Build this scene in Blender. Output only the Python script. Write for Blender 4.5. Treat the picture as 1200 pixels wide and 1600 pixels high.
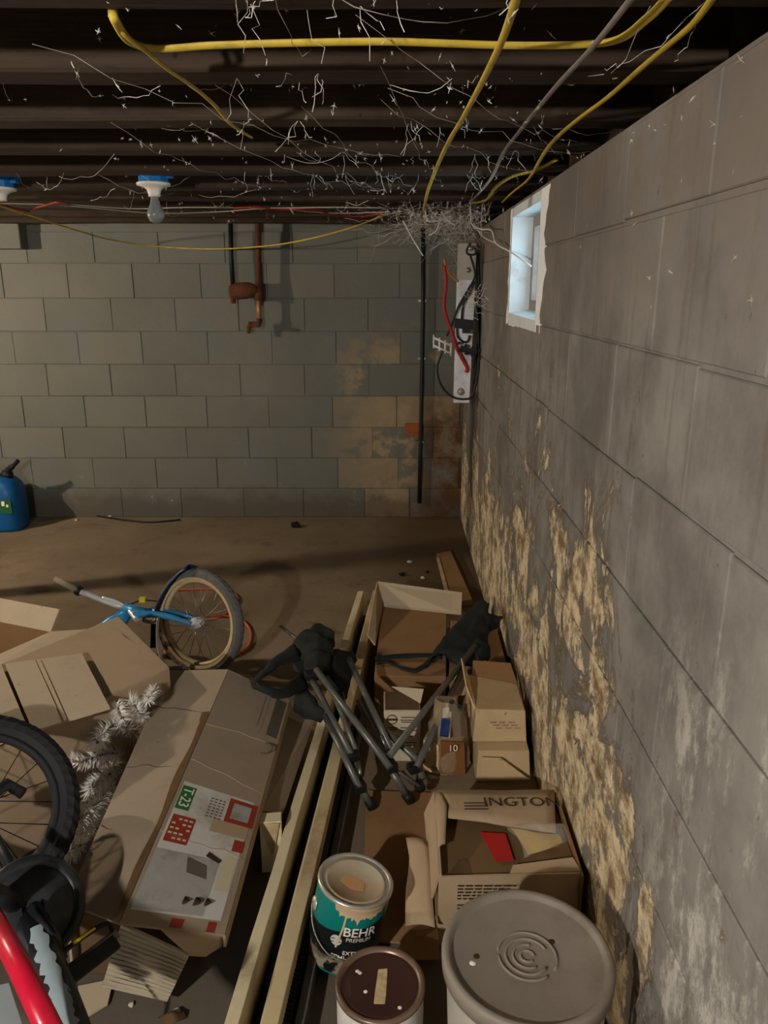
import bpy, bmesh, math, random
from mathutils import Vector, Matrix, noise
random.seed(7)
V = Vector
SC = bpy.context.scene
COL = SC.collection
for _o in list(bpy.data.objects): bpy.data.objects.remove(_o)

# ---------------------------------------------------------------- camera
PITCH = math.atan(350/1200); CH = 1.48
cam = bpy.data.cameras.new('camera'); camo = bpy.data.objects.new('camera', cam); COL.objects.link(camo)
camo.location = (0, 0, CH); camo.rotation_euler = (math.pi/2-PITCH, 0, 0)
cam.sensor_fit = 'HORIZONTAL'; cam.sensor_width = 36; cam.lens = 36; cam.clip_start = .02
SC.camera = camo
# ---------------------------------------------------------------- world, exposure
w = bpy.data.worlds.new('world'); SC.world = w; w.use_nodes = True
bgn = w.node_tree.nodes['Background']; bgn.inputs[0].default_value = (.72, .86, 1, 1); bgn.inputs[1].default_value = 7.0
SC.view_settings.view_transform = 'Standard'; SC.view_settings.look = 'None'
SC.view_settings.exposure = 0.12; SC.view_settings.gamma = 1; SC.view_settings.use_curve_mapping = False
LAMP_FAR = (V((-3.55, 3.12, 1.70)), 3400, (1, .84, .64))
LAMP_NEAR = (V((-1.15, -.8, 1.70)), 3900, (1, .93, .85))

# ---------------------------------------------------------------- a photograph's pixel (1200 x 1600) to a real point
_c, _s = math.cos(PITCH), math.sin(PITCH)
def ray(x, y):
    a = (x-600)/1200; b = (y-800)/1200
    return V((a, _c-b*_s, -_s-b*_c))
def PZ(x, y, z=0.):
    r = ray(x, y); return V((0, 0, CH)) + r*((z-CH)/r.z)
def PY(x, y, Y):
    r = ray(x, y); return V((0, 0, CH)) + r*(Y/r.y)
def PX(x, y, X):
    r = ray(x, y); return V((0, 0, CH)) + r*(X/r.x)

# ---------------------------------------------------------------- mesh helpers
class MB:
    def __init__(s): s.v = []; s.f = []; s.m = []
    def add(s, vs, fs, smooth=False):
        o = len(s.v); s.v += [tuple(p) for p in vs]
        for f in fs: s.f.append([i+o for i in f]); s.m.append(smooth)
        return s
    def box(s, c, d, rot=None):
        c = V(c); vs = []
        for z in (-.5, .5):
            for x, y in ((-.5, -.5), (.5, -.5), (.5, .5), (-.5, .5)):
                p = V((x*d[0], y*d[1], z*d[2]))
                if rot is not None: p = rot @ p
                vs.append(c+p)
        return s.add(vs, [(3,2,1,0), (4,5,6,7), (0,1,5,4), (1,2,6,5), (2,3,7,6), (3,0,4,7)])
    def hexa(s, b, t):
        return s.add(list(b)+list(t), [(3,2,1,0), (4,5,6,7), (0,1,5,4), (1,2,6,5), (2,3,7,6), (3,0,4,7)])
    def slab(s, q, t):          # a thin panel of thickness t from four corners
        q = [V(p) for p in q]; n = (q[2]-q[0]).cross(q[3]-q[1]).normalized()
        return s.hexa([p-n*t/2 for p in q], [p+n*t/2 for p in q])
    def tube(s, pts, r, n=8, closed=False, flat=1.0, smooth=True):
        P = [V(p) for p in pts]; k = len(P)
        R = r if isinstance(r, (list, tuple)) else [r]*k
        def tan(i):
            a = P[(i-1) % k] if (closed or i) else P[0]
            b = P[(i+1) % k] if (closed or i < k-1) else P[-1]
            d = b-a; return d.normalized() if d.length > 1e-9 else V((0,0,1))
        t = tan(0); up = V((0,0,1)) if abs(t.z) < .9 else V((1,0,0))
        u = t.cross(up).normalized(); vs = []
        for i in range(k):
            t2 = tan(i); ax = t.cross(t2)
            if ax.length > 1e-6: u = Matrix.Rotation(t.angle(t2), 3, ax.normalized()) @ u
            t = t2; u = (u - t*u.dot(t)).normalized(); wv = t.cross(u)
            for j in range(n):
                a = 2*math.pi*j/n
                vs.append(P[i]+u*(R[i]*math.cos(a))+wv*(R[i]*flat*math.sin(a)))
        fs = []
        for i in range(k if closed else k-1):
            for j in range(n):
                a = i*n+j; b = i*n+(j+1) % n; i2 = (i+1) % k
                fs.append((a, b, i2*n+(j+1) % n, i2*n+j))
        s.add(vs, fs, smooth)
        if not closed:
            o = len(s.v)-k*n
            s.f.append([o+j for j in range(n)][::-1]); s.m.append(False)
            s.f.append([o+(k-1)*n+j for j in range(n)]); s.m.append(False)
        return s
    def lathe(s, prof, n=40, M=None, smooth=True, a0=0., a1=None):
        full = a1 is None; vs = []; fs = []; L = len(prof)
        cnt = n if full else n+1
        for i in range(cnt):
            a = a0+(2*math.pi if full else a1-a0)*i/n
            for r, z in prof:
                p = V((r*math.cos(a), r*math.sin(a), z)); vs.append(M @ p if M is not None else p)
        for i in range(n):
            i2 = (i+1) % cnt
            for j in range(L-1): fs.append((i*L+j, i2*L+j, i2*L+j+1, i*L+j+1))
        return s.add(vs, fs, smooth)
    def ruled(s, A, B, n=14, m=8, bulge=V((0,0,0)), amp=0., scale=12., seed=0.):
        A = resample(A, n); B = resample(B, n); vs = []; fs = []
        for i in range(n):
            for j in range(m):
                t = j/(m-1); p = A[i].lerp(B[i], t)+bulge*math.sin(math.pi*t)
                p = p+noise.noise_vector(p*scale+V((seed, 0, 0)))*amp
                vs.append(p)
        for i in range(n-1):
            for j in range(m-1): fs.append((i*m+j, i*m+j+1, (i+1)*m+j+1, (i+1)*m+j))
        return s.add(vs, fs, True)
    def mesh(s, name):
        me = bpy.data.meshes.new(name); me.from_pydata(s.v, [], s.f); me.polygons.foreach_set('use_smooth', s.m); me.update(); return me
def resample(P, n):
    P = [V(p) for p in P]; L = [0]
    for a, b in zip(P, P[1:]): L.append(L[-1]+(b-a).length)
    out = []
    for i in range(n):
        d = L[-1]*i/(n-1); k = 0
        while k < len(P)-2 and L[k+1] < d: k += 1
        out.append(P[k].lerp(P[k+1], (d-L[k])/max(1e-9, L[k+1]-L[k])))
    return out
def smooth_path(P, sub=6):
    P = [V(p) for p in P]; out = []
    for i in range(len(P)-1):
        p0 = P[max(0, i-1)]; p1 = P[i]; p2 = P[i+1]; p3 = P[min(len(P)-1, i+2)]
        for k in range(sub):
            t = k/sub
            out.append(.5*((2*p1)+(p2-p0)*t+(2*p0-5*p1+4*p2-p3)*t*t+(3*p1-3*p2+p3-p0)*t**3))
    return out+[P[-1]]
def frame_to(axis, loc=(0,0,0)):     # matrix that turns +Z to axis
    return Matrix.Translation(V(loc)) @ V((0,0,1)).rotation_difference(V(axis).normalized()).to_matrix().to_4x4()

def link(name, data, parent=None, label=None, cat=None, group=None, kind=None):
    o = bpy.data.objects.new(name, data); COL.objects.link(o)
    if parent is not None: o.parent = parent
    if label: o['label'] = label
    if cat: o['category'] = cat
    if group: o['group'] = group
    if kind: o['kind'] = kind
    return o
ROOTM = {}
def thing(name, label, cat, M=None, group=None, kind=None):
    o = link(name, None, None, label, cat, group, kind); o.empty_display_size = .05
    M = M if isinstance(M, Matrix) else Matrix.Translation(V(M or (0,0,0)))
    o.matrix_world = M; ROOTM[o.name] = M
    return o
def part(name, mb, mat, parent=None, world=True, sub=0, solid=0., bevel=0., **k):
    o = link(name, mb.mesh(name) if isinstance(mb, MB) else mb, parent, **k)
    if mat is not None and not o.data.materials: o.data.materials.append(mat)
    if parent is not None and world:
        M = ROOTM.get(parent.name)
        if M is None and parent.parent is not None: M = ROOTM.get(parent.parent.name) if parent.get('_w') is None else None
        if M is not None and parent.name in ROOTM: o.matrix_parent_inverse = M.inverted()
    if solid: md = o.modifiers.new('solid', 'SOLIDIFY'); md.thickness = solid; md.offset = 0
    if bevel: md = o.modifiers.new('bevel', 'BEVEL'); md.width = bevel; md.segments = 2; md.limit_method = 'ANGLE'
    if sub: md = o.modifiers.new('sub', 'SUBSURF'); md.levels = sub; md.render_levels = sub
    return o
# a child of a part shares its parent's space, so world-built sub-parts need no inverse of their own

# ---------------------------------------------------------------- material helpers
def srgb(r, g, b):
    f = lambda c: (c/255/12.92) if c/255 <= .04045 else ((c/255+.055)/1.055)**2.4
    return (f(r), f(g), f(b), 1)
class NT:
    def __init__(s, name):
        s.mat = bpy.data.materials.new(name); s.mat.use_nodes = True
        s.t = s.mat.node_tree; s.n = s.t.nodes; s.b = s.n['Principled BSDF']
        s.b.inputs['Specular IOR Level'].default_value = .3
    def node(s, ty, **k):
        n = s.n.new(ty)
        for a, b in k.items(): setattr(n, a, b)
        return n
    def put(s, sock, v):
        if hasattr(v, 'is_output'): s.t.links.new(v, sock)
        elif v is not None: sock.default_value = v
    def pos(s): return s.node('ShaderNodeNewGeometry').outputs['Position']
    def obj(s): return s.node('ShaderNodeTexCoord').outputs['Object']
    def mapv(s, v, scale=(1,1,1), loc=(0,0,0), rot=(0,0,0)):
        n = s.node('ShaderNodeMapping'); s.put(n.inputs[0], v); n.inputs['Scale'].default_value = scale; n.inputs['Location'].default_value = loc; n.inputs['Rotation'].default_value = rot
        return n.outputs[0]
    def noise(s, v, sc=5., det=5., rough=.6, dist=0.):
        n = s.node('ShaderNodeTexNoise'); s.put(n.inputs['Vector'], v); n.inputs['Scale'].default_value = sc; n.inputs['Detail'].default_value = det
        n.inputs['Roughness'].default_value = rough; n.inputs['Distortion'].default_value = dist; return n.outputs[0]
    def math(s, op, a, b=None, c=None, clamp=False):
        n = s.node('ShaderNodeMath', operation=op, use_clamp=clamp); s.put(n.inputs[0], a); s.put(n.inputs[1], b)
        if c is not None: s.put(n.inputs[2], c)
        return n.outputs[0]
    def step(s, x, lo, hi):
        n = s.node('ShaderNodeMapRange', interpolation_type='SMOOTHSTEP'); s.put(n.inputs[0], x); n.inputs[1].default_value = lo; n.inputs[2].default_value = hi
        return n.outputs[0]
    def mix(s, f, a, b):
        n = s.node('ShaderNodeMix', data_type='RGBA'); s.put(n.inputs[0], f); s.put(n.inputs[6], a); s.put(n.inputs[7], b); return n.outputs[2]
    def xyz(s, v):
        n = s.node('ShaderNodeSeparateXYZ'); s.put(n.inputs[0], v); return n.outputs
    def rnd(s): return s.node('ShaderNodeObjectInfo').outputs['Random']
    def bump(s, h, st=.3, d=.01):
        n = s.node('ShaderNodeBump'); s.put(n.inputs['Height'], h); n.inputs['Strength'].default_value = st; n.inputs['Distance'].default_value = d
        s.t.links.new(n.outputs[0], s.b.inputs['Normal'])
    def col(s, c): s.put(s.b.inputs['Base Color'], c)
    def rough(s, r): s.put(s.b.inputs['Roughness'], r)
def simple(name, c, rough=.6, metal=0., var=.25, sc=18., dirt=None, bump=.15, coat=0., bd=.004):
    t = NT(name); p = t.obj(); n = t.noise(p, sc, 6)
    dk = tuple(x*(1-var) for x in c[:3])+(1,); lt = tuple(min(1, x*(1+var)) for x in c[:3])+(1,)
    k = t.mix(n, dk, lt)
    if dirt is not None:
        d = t.step(t.noise(t.mapv(p, loc=(3,1,2)), sc*.35, 7, .7), .48, .72); k = t.mix(t.math('MULTIPLY', d, .75), k, dirt)
    t.col(k); t.rough(rough); t.b.inputs['Metallic'].default_value = metal; t.b.inputs['Coat Weight'].default_value = coat
    if bump: t.bump(n, bump, bd)
    return t.mat
def cardboard(name, c, stain=.35, flute=0., axis=0):
    t = NT(name); p = t.obj(); n = t.noise(p, 5, 7, .65); n2 = t.noise(t.mapv(p, (60, 60, 60)), 3, 3)
    c1 = t.mix(n2, tuple(x*.9 for x in c[:3])+(1,), c)
    dirt = t.step(n, .46, .75)
    k = t.mix(t.math('MULTIPLY', dirt, stain), c1, tuple(x*y for x, y in zip(c[:3], (.5, .45, .4)))+(1,))
    sp = t.step(t.noise(p, 45, 2), .72, .76); k = t.mix(t.math('MULTIPLY', sp, .5), k, (.03, .025, .02, 1))
    t.col(k); t.rough(.85)
    h = n
    if flute:
        wv = t.node('ShaderNodeTexWave', bands_direction='XYZ'[axis]); t.put(wv.inputs[0], p); wv.inputs['Scale'].default_value = flute; h = t.math('ADD', t.math('MULTIPLY', wv.outputs[1], .3), n)
    t.bump(h, .25, .006)
    return t.mat

# ---------------------------------------------------------------- materials of the setting
def wall_paint(name, back):
    t = NT(name); p = t.pos(); X, Y, Z = t.xyz(p)
    big = t.noise(p, 1.6, 6, .6); med = t.noise(t.mapv(p, loc=(5,2,1)), 7, 8, .65)
    if back:
        c = t.mix(big, srgb(94, 95, 88), srgb(120, 119, 109))
        # the wall's lower middle was repainted in a bluer grey
        rr = t.math('ADD', t.rnd(), t.math('MULTIPLY', t.math('SUBTRACT', big, .5), .6))
        c = t.mix(t.math('MULTIPLY', t.step(rr, .55, .95), .18), c, srgb(140, 134, 118))
        c = t.mix(t.math('MULTIPLY', t.step(t.noise(t.mapv(p, loc=(9,0,3)), 2.2, 4), .52, .66), .35), c, srgb(104, 112, 116))
        # bare, tan blocks towards the corner
        pz = t.math('MULTIPLY', t.step(X, -.55, .1), t.step(Z, 1.35, .95))
        bare = t.math('MULTIPLY', t.step(t.math('ADD', t.math('MULTIPLY', t.rnd(), .55), med), .74, .86), pz)
        c = t.mix(t.math('MULTIPLY', bare, .85), c, t.mix(med, srgb(112, 92, 66), srgb(186, 164, 126)))
        # darker brown towards the corner's foot
        corner_k = t.math('MULTIPLY', t.step(X, .12, .36), t.step(Z, 1.05, .55))
        c = t.mix(t.math('MULTIPLY', corner_k, t.step(med, .3, .6)), c, srgb(84, 56, 32))
        wet = t.math('MULTIPLY', t.step(t.math('ADD', Z, t.math('MULTIPLY', med, .25)), .36, .2), .6)
        c = t.mix(wet, c, srgb(70, 58, 44))
        ef = t.math('MULTIPLY', t.step(med, .66, .74), t.step(Z, .7, .3)); c = t.mix(t.math('MULTIPLY', ef, .7), c, srgb(196, 188, 168))
        h = t.math('ADD', med, big)
    else:
        c = t.mix(t.step(t.math('ADD', t.math('MULTIPLY', big, .6), t.math('MULTIPLY', med, .5)), .4, .7), srgb(102, 97, 91), srgb(140, 136, 129))
        c = t.mix(t.math('MULTIPLY', t.step(Z, 1.25, 1.75), t.math('MULTIPLY', t.step(med, .35, .65), .6)), c, srgb(98, 80, 62))
        drip = t.noise(t.mapv(p, (1, 9, .7)), 3, 6, .6)
        c = t.mix(t.math('MULTIPLY', t.step(drip, .52, .7), .5), c, srgb(98, 86, 72))
        # peeled, bare masonry low on the wall
        st = t.noise(t.mapv(p, (1, .8, .65)), 3.8, 10, .70, .6)
        zb = t.math('ADD', .2, t.math('MULTIPLY', t.step(Y, 1.0, 1.4), .62)); zb = t.math('SUBTRACT', zb, t.math('MULTIPLY', t.step(Y, 2.2, 4.6), .12))
        q = t.math('ADD', t.math('MULTIPLY', t.math('SUBTRACT', zb, Z), .55), t.math('MULTIPLY', t.math('SUBTRACT', st, .5), 2.1))
        peel = t.step(q, .06, .13); rim = t.math('MULTIPLY', t.step(q, .0, .06), t.math('SUBTRACT', 1, t.step(q, .06, .12)))
        fine = t.noise(t.mapv(p, (1, .7, .8)), 17, 10, .75)
        bare = t.mix(t.step(fine, .38, .60), srgb(122, 98, 68), srgb(226, 208, 172))
        bare = t.mix(t.step(t.noise(t.mapv(p, (1, .8, .7), loc=(1,7,4)), 8, 8, .7), .52, .58), bare, srgb(120, 112, 100))
        c = t.mix(peel, c, bare); c = t.mix(t.math('MULTIPLY', rim, .55), c, srgb(84, 70, 54))
        # white salt bloom on the near blocks
        ef = t.math('MULTIPLY', t.step(t.noise(t.mapv(p, (1,2,1), loc=(2,4,8)), 5, 10, .78), .47, .62), t.math('MULTIPLY', t.step(Y, 1.25, .95), t.step(Z, 1.15, .75)))
        c = t.mix(t.math('MULTIPLY', ef, .8), c, srgb(204, 200, 188))
        pit = t.step(t.noise(t.mapv(p, (1, 1.6, .8), loc=(4,4,4)), 24, 4), .69, .73); c = t.mix(t.math('MULTIPLY', pit, .6), c, srgb(64, 52, 42))
        h = t.math('ADD', t.math('MULTIPLY', med, .5), t.math('SUBTRACT', t.math('MULTIPLY', fine, t.math('MULTIPLY', peel, .8)), t.math('MULTIPLY', peel, .8)))
    t.col(c); t.rough(.75); t.bump(h, .55, .012)
    return t.mat
M_BACK = wall_paint('painted block back', True)
M_RIGHT = wall_paint('painted block right', False)
M_MORT = simple('mortar', srgb(70, 64, 56), .9, var=.35)
def floor_mat():
    t = NT('dirty concrete'); p = t.pos(); X, Y, Z = t.xyz(p)
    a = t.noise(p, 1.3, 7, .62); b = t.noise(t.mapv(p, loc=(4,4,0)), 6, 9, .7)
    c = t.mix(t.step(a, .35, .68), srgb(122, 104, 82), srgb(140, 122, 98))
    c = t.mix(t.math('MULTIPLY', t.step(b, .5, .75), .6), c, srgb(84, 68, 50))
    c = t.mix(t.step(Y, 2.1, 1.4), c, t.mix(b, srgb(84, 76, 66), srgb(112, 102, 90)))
    c = t.mix(t.math('MULTIPLY', t.step(X, -.2, .3), t.math('MULTIPLY', t.step(Y, 3, 3.6), .7)), c, t.mix(b, srgb(58, 40, 24), srgb(96, 72, 44)))
    sp = t.step(t.noise(p, 60, 2), .75, .78); c = t.mix(sp, c, srgb(168, 150, 124))
    t.col(c); t.rough(.85); t.bump(t.math('ADD', a, b), .35, .012); return t.mat
M_FLOOR = floor_mat()
def joist_mat():
    t = NT('old joist wood'); p = t.pos(); g = t.noise(t.mapv(p, (1.2, 22, 22)), 3, 6, .6); b = t.noise(p, 4, 6, .65)
    c = t.mix(g, srgb(26, 20, 15), srgb(80, 63, 48)); c = t.mix(t.math('MULTIPLY', t.step(b, .5, .72), .4), c, srgb(92, 80, 66))
    t.col(c); t.rough(.85); t.bump(g, .5, .008); return t.mat
M_JOIST = joist_mat()
M_SUB = simple('dark subfloor boards', srgb(30, 24, 19), .9, var=.4)
M_WHITEP = simple('white limewash', srgb(214, 220, 222), .7, dirt=srgb(160, 150, 136), var=.08, bump=.5)
M_BLACK = simple('black plastic', srgb(26, 27, 28), .5)
M_CLOTH = simple('black nylon', srgb(30, 33, 31), .8, bump=.3, sc=40)
M_STEEL = simple('galvanised steel', srgb(150, 148, 142), .4, .8, dirt=srgb(90, 72, 52))
M_CHROME = simple('chrome', srgb(226, 228, 230), .28, .45, var=.06, bump=0)
M_RUST = simple('rusted iron', srgb(96, 56, 34), .9, dirt=srgb(48, 30, 20), var=.4, bump=.5)
M_YEL = simple('yellow cable sheath', srgb(206, 178, 66), .5, dirt=srgb(140, 116, 58), var=.12, bump=0)
M_GREYC = simple('dusty grey cable', srgb(146, 138, 126), .8, var=.2)
M_WIRE = simple('old white wire', srgb(186, 178, 160), .7, var=.2)
M_RED = simple('red wire', srgb(160, 38, 30), .5)
M_ORANGE = simple('orange cord', srgb(190, 92, 56), .5)
M_PORC = simple('white porcelain', srgb(232, 226, 214), .25, var=.05, bump=0)
M_BLUEBOX = simple('blue box plastic', srgb(16, 110, 176), .45, var=.15)
M_WEB = simple('cobweb', srgb(222, 218, 210), .9, var=.15, bump=0)
M_WOOD = simple('pale pine', srgb(206, 184, 142), .7, dirt=srgb(128, 102, 66), sc=8)
M_TRIM = simple('dirty painted trim', srgb(222, 206, 168), .7, dirt=srgb(140, 116, 80), sc=9, var=.15)
M_DARK = simple('dark clod and gap shade', srgb(22, 20, 18), .9)
M_PRINT = simple('printing ink', srgb(60, 44, 32), .9, var=.1, bump=0)
# ================================================================ the setting
BW = 4.96            # back wall
WA = math.radians(.7); W0 = V((.455, 0, 0)); WT = V((math.sin(WA), math.cos(WA), 0)); WN = V((math.cos(WA), -math.sin(WA), 0))  # right wall: along, outward
def WR(t, z, off=0.): return W0+WT*t+WN*off+V((0, 0, z))
TOP = 1.782
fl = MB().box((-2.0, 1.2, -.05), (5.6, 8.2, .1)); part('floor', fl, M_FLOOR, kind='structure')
# blocks share a few meshes
def block_mesh(L, H, dep=.03, ch=.0025):
    mb = MB(); l, h = L/2, H/2
    b = [(-l,-h,0),(l,-h,0),(l,h,0),(-l,h,0)]; m = [(-l,-h,dep-ch),(l,-h,dep-ch),(l,h,dep-ch),(-l,h,dep-ch)]
    f = [(-l+ch,-h+ch,dep),(l-ch,-h+ch,dep),(l-ch,h-ch,dep),(-l+ch,h-ch,dep)]
    mb.add(b+m+f, [(0,1,5,4),(1,2,6,5),(2,3,7,6),(3,0,4,7),(4,5,9,8),(5,6,10,9),(6,7,11,10),(7,4,8,11),(8,9,10,11)])
    return mb.mesh('block')
_bm = {}
def put_block(parent, M, L, H, mat):
    k = (round(L, 3), round(H, 3), mat.name)
    if k not in _bm: _bm[k] = block_mesh(L, H); _bm[k].materials.append(mat)
    o = link('block', _bm[k], parent); o.matrix_local = M; return o
# back wall: local x = world x, y = up, z = towards the room (-Y)
wb = part('wall_back', MB().box((-2.0, BW+.101, 1.0), (5.6, .2, 2.0)), M_BACK, kind='structure')
WBM = Matrix(((1,0,0,0),(0,0,-1,0),(0,1,0,0),(0,0,0,1)))
tops = [0, .199, .405, .609, .812, 1.014, 1.217, 1.42, 1.625, 1.81]
offs = [.0, .2, -.03, .19, .02, .21, -.02, .2, .03]
for r in range(9):
    z0, z1 = tops[r], tops[r+1]; x = .53-offs[r]-.41*8.5
    while x < .53:
        ln = .4064+random.uniform(-.012, .012); xa, xb = x, min(x+ln, .525)
        g = .001+random.random()**2*.006
        if xb-xa > .05 and not (r == 0 and abs((xa+xb)/2-.23) < .12 and False):
            hole = r == 0 and xa < .26 and xb > .2
            if hole: xb = .17
            if xb-xa > .05:
                M = Matrix.Translation(V(((xa+xb)/2, BW+.026-random.uniform(0, .004), (z0+z1)/2))) @ WBM @ Matrix.Rotation(random.uniform(-.003, .003), 4, 'Z')
                put_block(wb, M, xb-xa-g, z1-z0-.001-random.random()**2*.006, M_BACK)
            if hole:
                M = Matrix.Translation(V((.41, BW+.024, (z0+z1)/2))) @ WBM; put_block(wb, M, .22, z1-z0-.004, M_BACK)
        x += ln
# right wall
wr = thing('wall_right', None, None, kind='structure'); del wr['kind']; bpy.data.objects.remove(wr)
WY0, WY1, WZ0, WZ1 = 2.52, 3.13, 1.375, 1.75
mb = MB()
def wall_piece(mb, t0, t1, z0, z1, o0=.003, o1=.24):
    mb.hexa([WR(t0, z0, o0), WR(t0, z0, o1), WR(t1, z0, o1), WR(t1, z0, o0)], [WR(t0, z1, o0), WR(t0, z1, o1), WR(t1, z1, o1), WR(t1, z1, o0)])
wall_piece(mb, -3, WY0-.01, 0, TOP); wall_piece(mb, WY1+.01, 5.15, 0, TOP); wall_piece(mb, WY0-.01, WY1+.01, 0, WZ0-.01); wall_piece(mb, WY0-.01, WY1+.01, WZ1+.01, TOP)
wr = part('wall_right', mb, M_RIGHT, kind='structure')
RM3 = Matrix((( -WN.x*0+WT.x, 0, -WN.x), (WT.y, 0, -WN.y), (0, 1, 0)))     # local x along, y up, z into room
ztops = [0, .226, .455, .684, .913, 1.142, 1.371, 1.60, TOP]
for r in range(8):
    z0, z1 = ztops[r], ztops[r+1]; t = -1.2+(0.215 if r % 2 else 0.)+.02*math.sin(r*2)
    while t < 4.97:
        ta, tb = t, min(t+.43, 4.955); t += .43
        segs = [(ta, tb)]
        if r >= 6:
            segs = []
            if ta < WY0-.01: segs.append((ta, min(tb, WY0-.008)))
            if tb > WY1+.01: segs.append((max(ta, WY1+.008), tb))
        for a, b in segs:
            if b-a < .04: continue
            g = .002+random.random()*.004; pr = random.uniform(0, .002)
            M = Matrix.Translation(WR((a+b)/2, (z0+z1)/2, .028-pr)) @ RM3.to_4x4()
            put_block(wr, M, b-a-g, z1-z0-.001-random.random()**2*.007-(.010 if r == 7 and .9 < (a+b)/2 < 1.5 else .007*random.random() if 1 <= r <= 5 and a < 2.2 else 0), M_RIGHT)
# unseen walls that close the room; the front one has a daylight opening behind the viewer
M_PLAIN = simple('plain grey block', srgb(120, 116, 108), .85)
part('wall_left', MB().box((-4.7, 1.2, 1.0), (.2, 8.2, 2.1)), M_PLAIN, kind='structure')
mb = MB(); FY = -2.7
mb.box((-4.05, FY, 1.0), (1.5, .2, 2.1)).box((.1, FY, 1.0), (1.4, .2, 2.1)).box((-1.95, FY, .65), (2.7, .2, 1.3)).box((-1.95, FY, 1.90), (2.7, .2, .4)).box((-2.95, FY, 1.5), (.7, .2, .4)).box((-.95, FY, 1.5), (.7, .2, .4))
part('wall_front', mb, M_PLAIN, kind='structure')
# ceiling: subfloor with its joists
ce = part('ceiling', MB().box((-2.0, 1.2, 2.10), (5.8, 8.2, .04)), M_SUB, kind='structure')
jm = MB()
NX = 14
prof = [(-.05, .0), (.05, .0), (.052, .22), (-.052, .22)]
def joist_mesh(seed):
    mb = MB(); rnd = random.Random(seed); vs = []; xs = [-4.55+5.15*i/NX for i in range(NX+1)]
    for i, x in enumerate(xs):
        dy = rnd.uniform(-.004, .004); dz = rnd.uniform(-.003, .003)
        for (y, z) in ((-.049, .006), (-.043, 0), (.043, 0), (.049, .006), (.05, .235), (-.05, .235)): vs.append((x, y+dy, z+dz))
    fs = []
    for i in range(NX):
        for j in range(6): fs.append((i*6+j, i*6+(j+1) % 6, (i+1)*6+(j+1) % 6, (i+1)*6+j))
    mb.add(vs, fs); mb.f += [[0,1,2,3,4,5][::-1], [NX*6+j for j in range(6)]]; mb.m += [False, False]
    me = mb.mesh('joist'); me.materials.append(M_JOIST); return me
jms = [joist_mesh(s) for s in range(3)]
for k in range(-4, 10):
    o = link('joist', jms[k % 3], ce); o.location = (0, 1.15+.406*k, 1.845)
# sill plates and rim boards on the walls
mb = MB(); wall_piece(mb, -3, 5.1, 1.782, 1.845, .10, .24); wall_piece(mb, -3, 5.1, 1.845, 2.09, .20, .24); part('trim_1', mb, M_JOIST, kind='structure')
mb = MB().box((-2.0, BW+.14, 1.94), (5.6, .16, .29)); part('trim_2', mb, M_JOIST, kind='structure')
mb = MB().box((-4.7, 1.2, 2.06), (.2, 8.2, .06)).box((-2, FY, 2.09), (5.6, .2, .02)); part('trim_3', mb, M_JOIST, kind='structure')

# window in the right wall
wn = thing('window_1', None, None, WR(WY0, WZ0), kind='structure')
def lining(t0, t1, z0, z1, o0, o1):
    mb = MB(); wall_piece(mb, t0, t1, z0, z1, o0, o1); return mb
part('jamb', lining(WY1-.012, WY1+.02, WZ0-.02, WZ1+.02, -.003, .24), M_WHITEP, wn)
part('jamb', lining(WY0-.012, WY0+.012, WZ0-.02, WZ1+.02, -.003, .24), M_WHITEP, wn)
mb = MB(); mb.hexa([WR(WY0, WZ0-.03, -.004), WR(WY0, WZ0-.03, .24), WR(WY1, WZ0-.03, .24), WR(WY1, WZ0-.03, -.004)], [WR(WY0, WZ0+.005, -.004), WR(WY0, WZ0+.05, .24), WR(WY1, WZ0+.05, .24), WR(WY1, WZ0+.012, -.004)])
part('sill', mb, M_WHITEP, wn)
part('head', lining(WY0, WY1, WZ1-.012, WZ1+.02, -.003, .24), M_WHITEP, wn)
# splashed limewash lip around the opening, uneven edge
rl = random.Random(3); M_LIP = simple('daylit limewash', srgb(240, 242, 242), .7, var=.05, bump=.6)  # whiter than the reveal: daylight on the lip is put into its colour
def lip(name, ins, outs):
    mb = MB(); A = [WR(t, z, -.004) for t, z in ins]; B = [WR(t, z, -.0035) for t, z in outs]
    A2 = [WR(t, z, .006) for t, z in ins]; B2 = [WR(t, z, .006) for t, z in outs]; n = len(A)
    mb.add(A+B, [(i, i+1, n+i+1, n+i) for i in range(n-1)]); mb.add(B+B2, [(i, i+1, n+i+1, n+i) for i in range(n-1)])
    part(name, mb, M_LIP, wn)
n = 16; zz = [WZ0-.03+(WZ1-WZ0+.05)*i/n for i in range(n+1)]
lip('limewash_edge', [(WY0+.004, z) for z in zz], [(WY0-.075-.035*rl.random()+.03*math.sin(i*.7), z) for i, z in enumerate(zz)])
tt = [WY0-.07+(WY1-WY0+.12)*i/n for i in range(n+1)]
lip('limewash_edge', [(t, WZ0+.006) for t in tt], [(t, WZ0-.02-.018*rl.random()) for t in tt])
lip('limewash_edge', [(WY1-.006, z) for z in zz], [(WY1+.02+.03*rl.random(), z) for z in zz])
M_FRAME = simple('grey window frame', srgb(132, 124, 116), .6, dirt=srgb(90, 76, 62))
fr = part('window_frame', lining(WY1-.055, WY1-.012, WZ0+.02, WZ1-.012, .075, .115), M_FRAME, wn)
mb = lining(WY0+.012, WY0+.05, WZ0+.02, WZ1-.012, .075, .115); wall_piece(mb, WY0+.05, WY1-.055, WZ1-.05, WZ1-.012, .075, .115); wall_piece(mb, WY0+.05, WY1-.055, WZ0+.02, WZ0+.06, .075, .115)
part('window_frame', mb, M_FRAME, wn)
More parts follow.
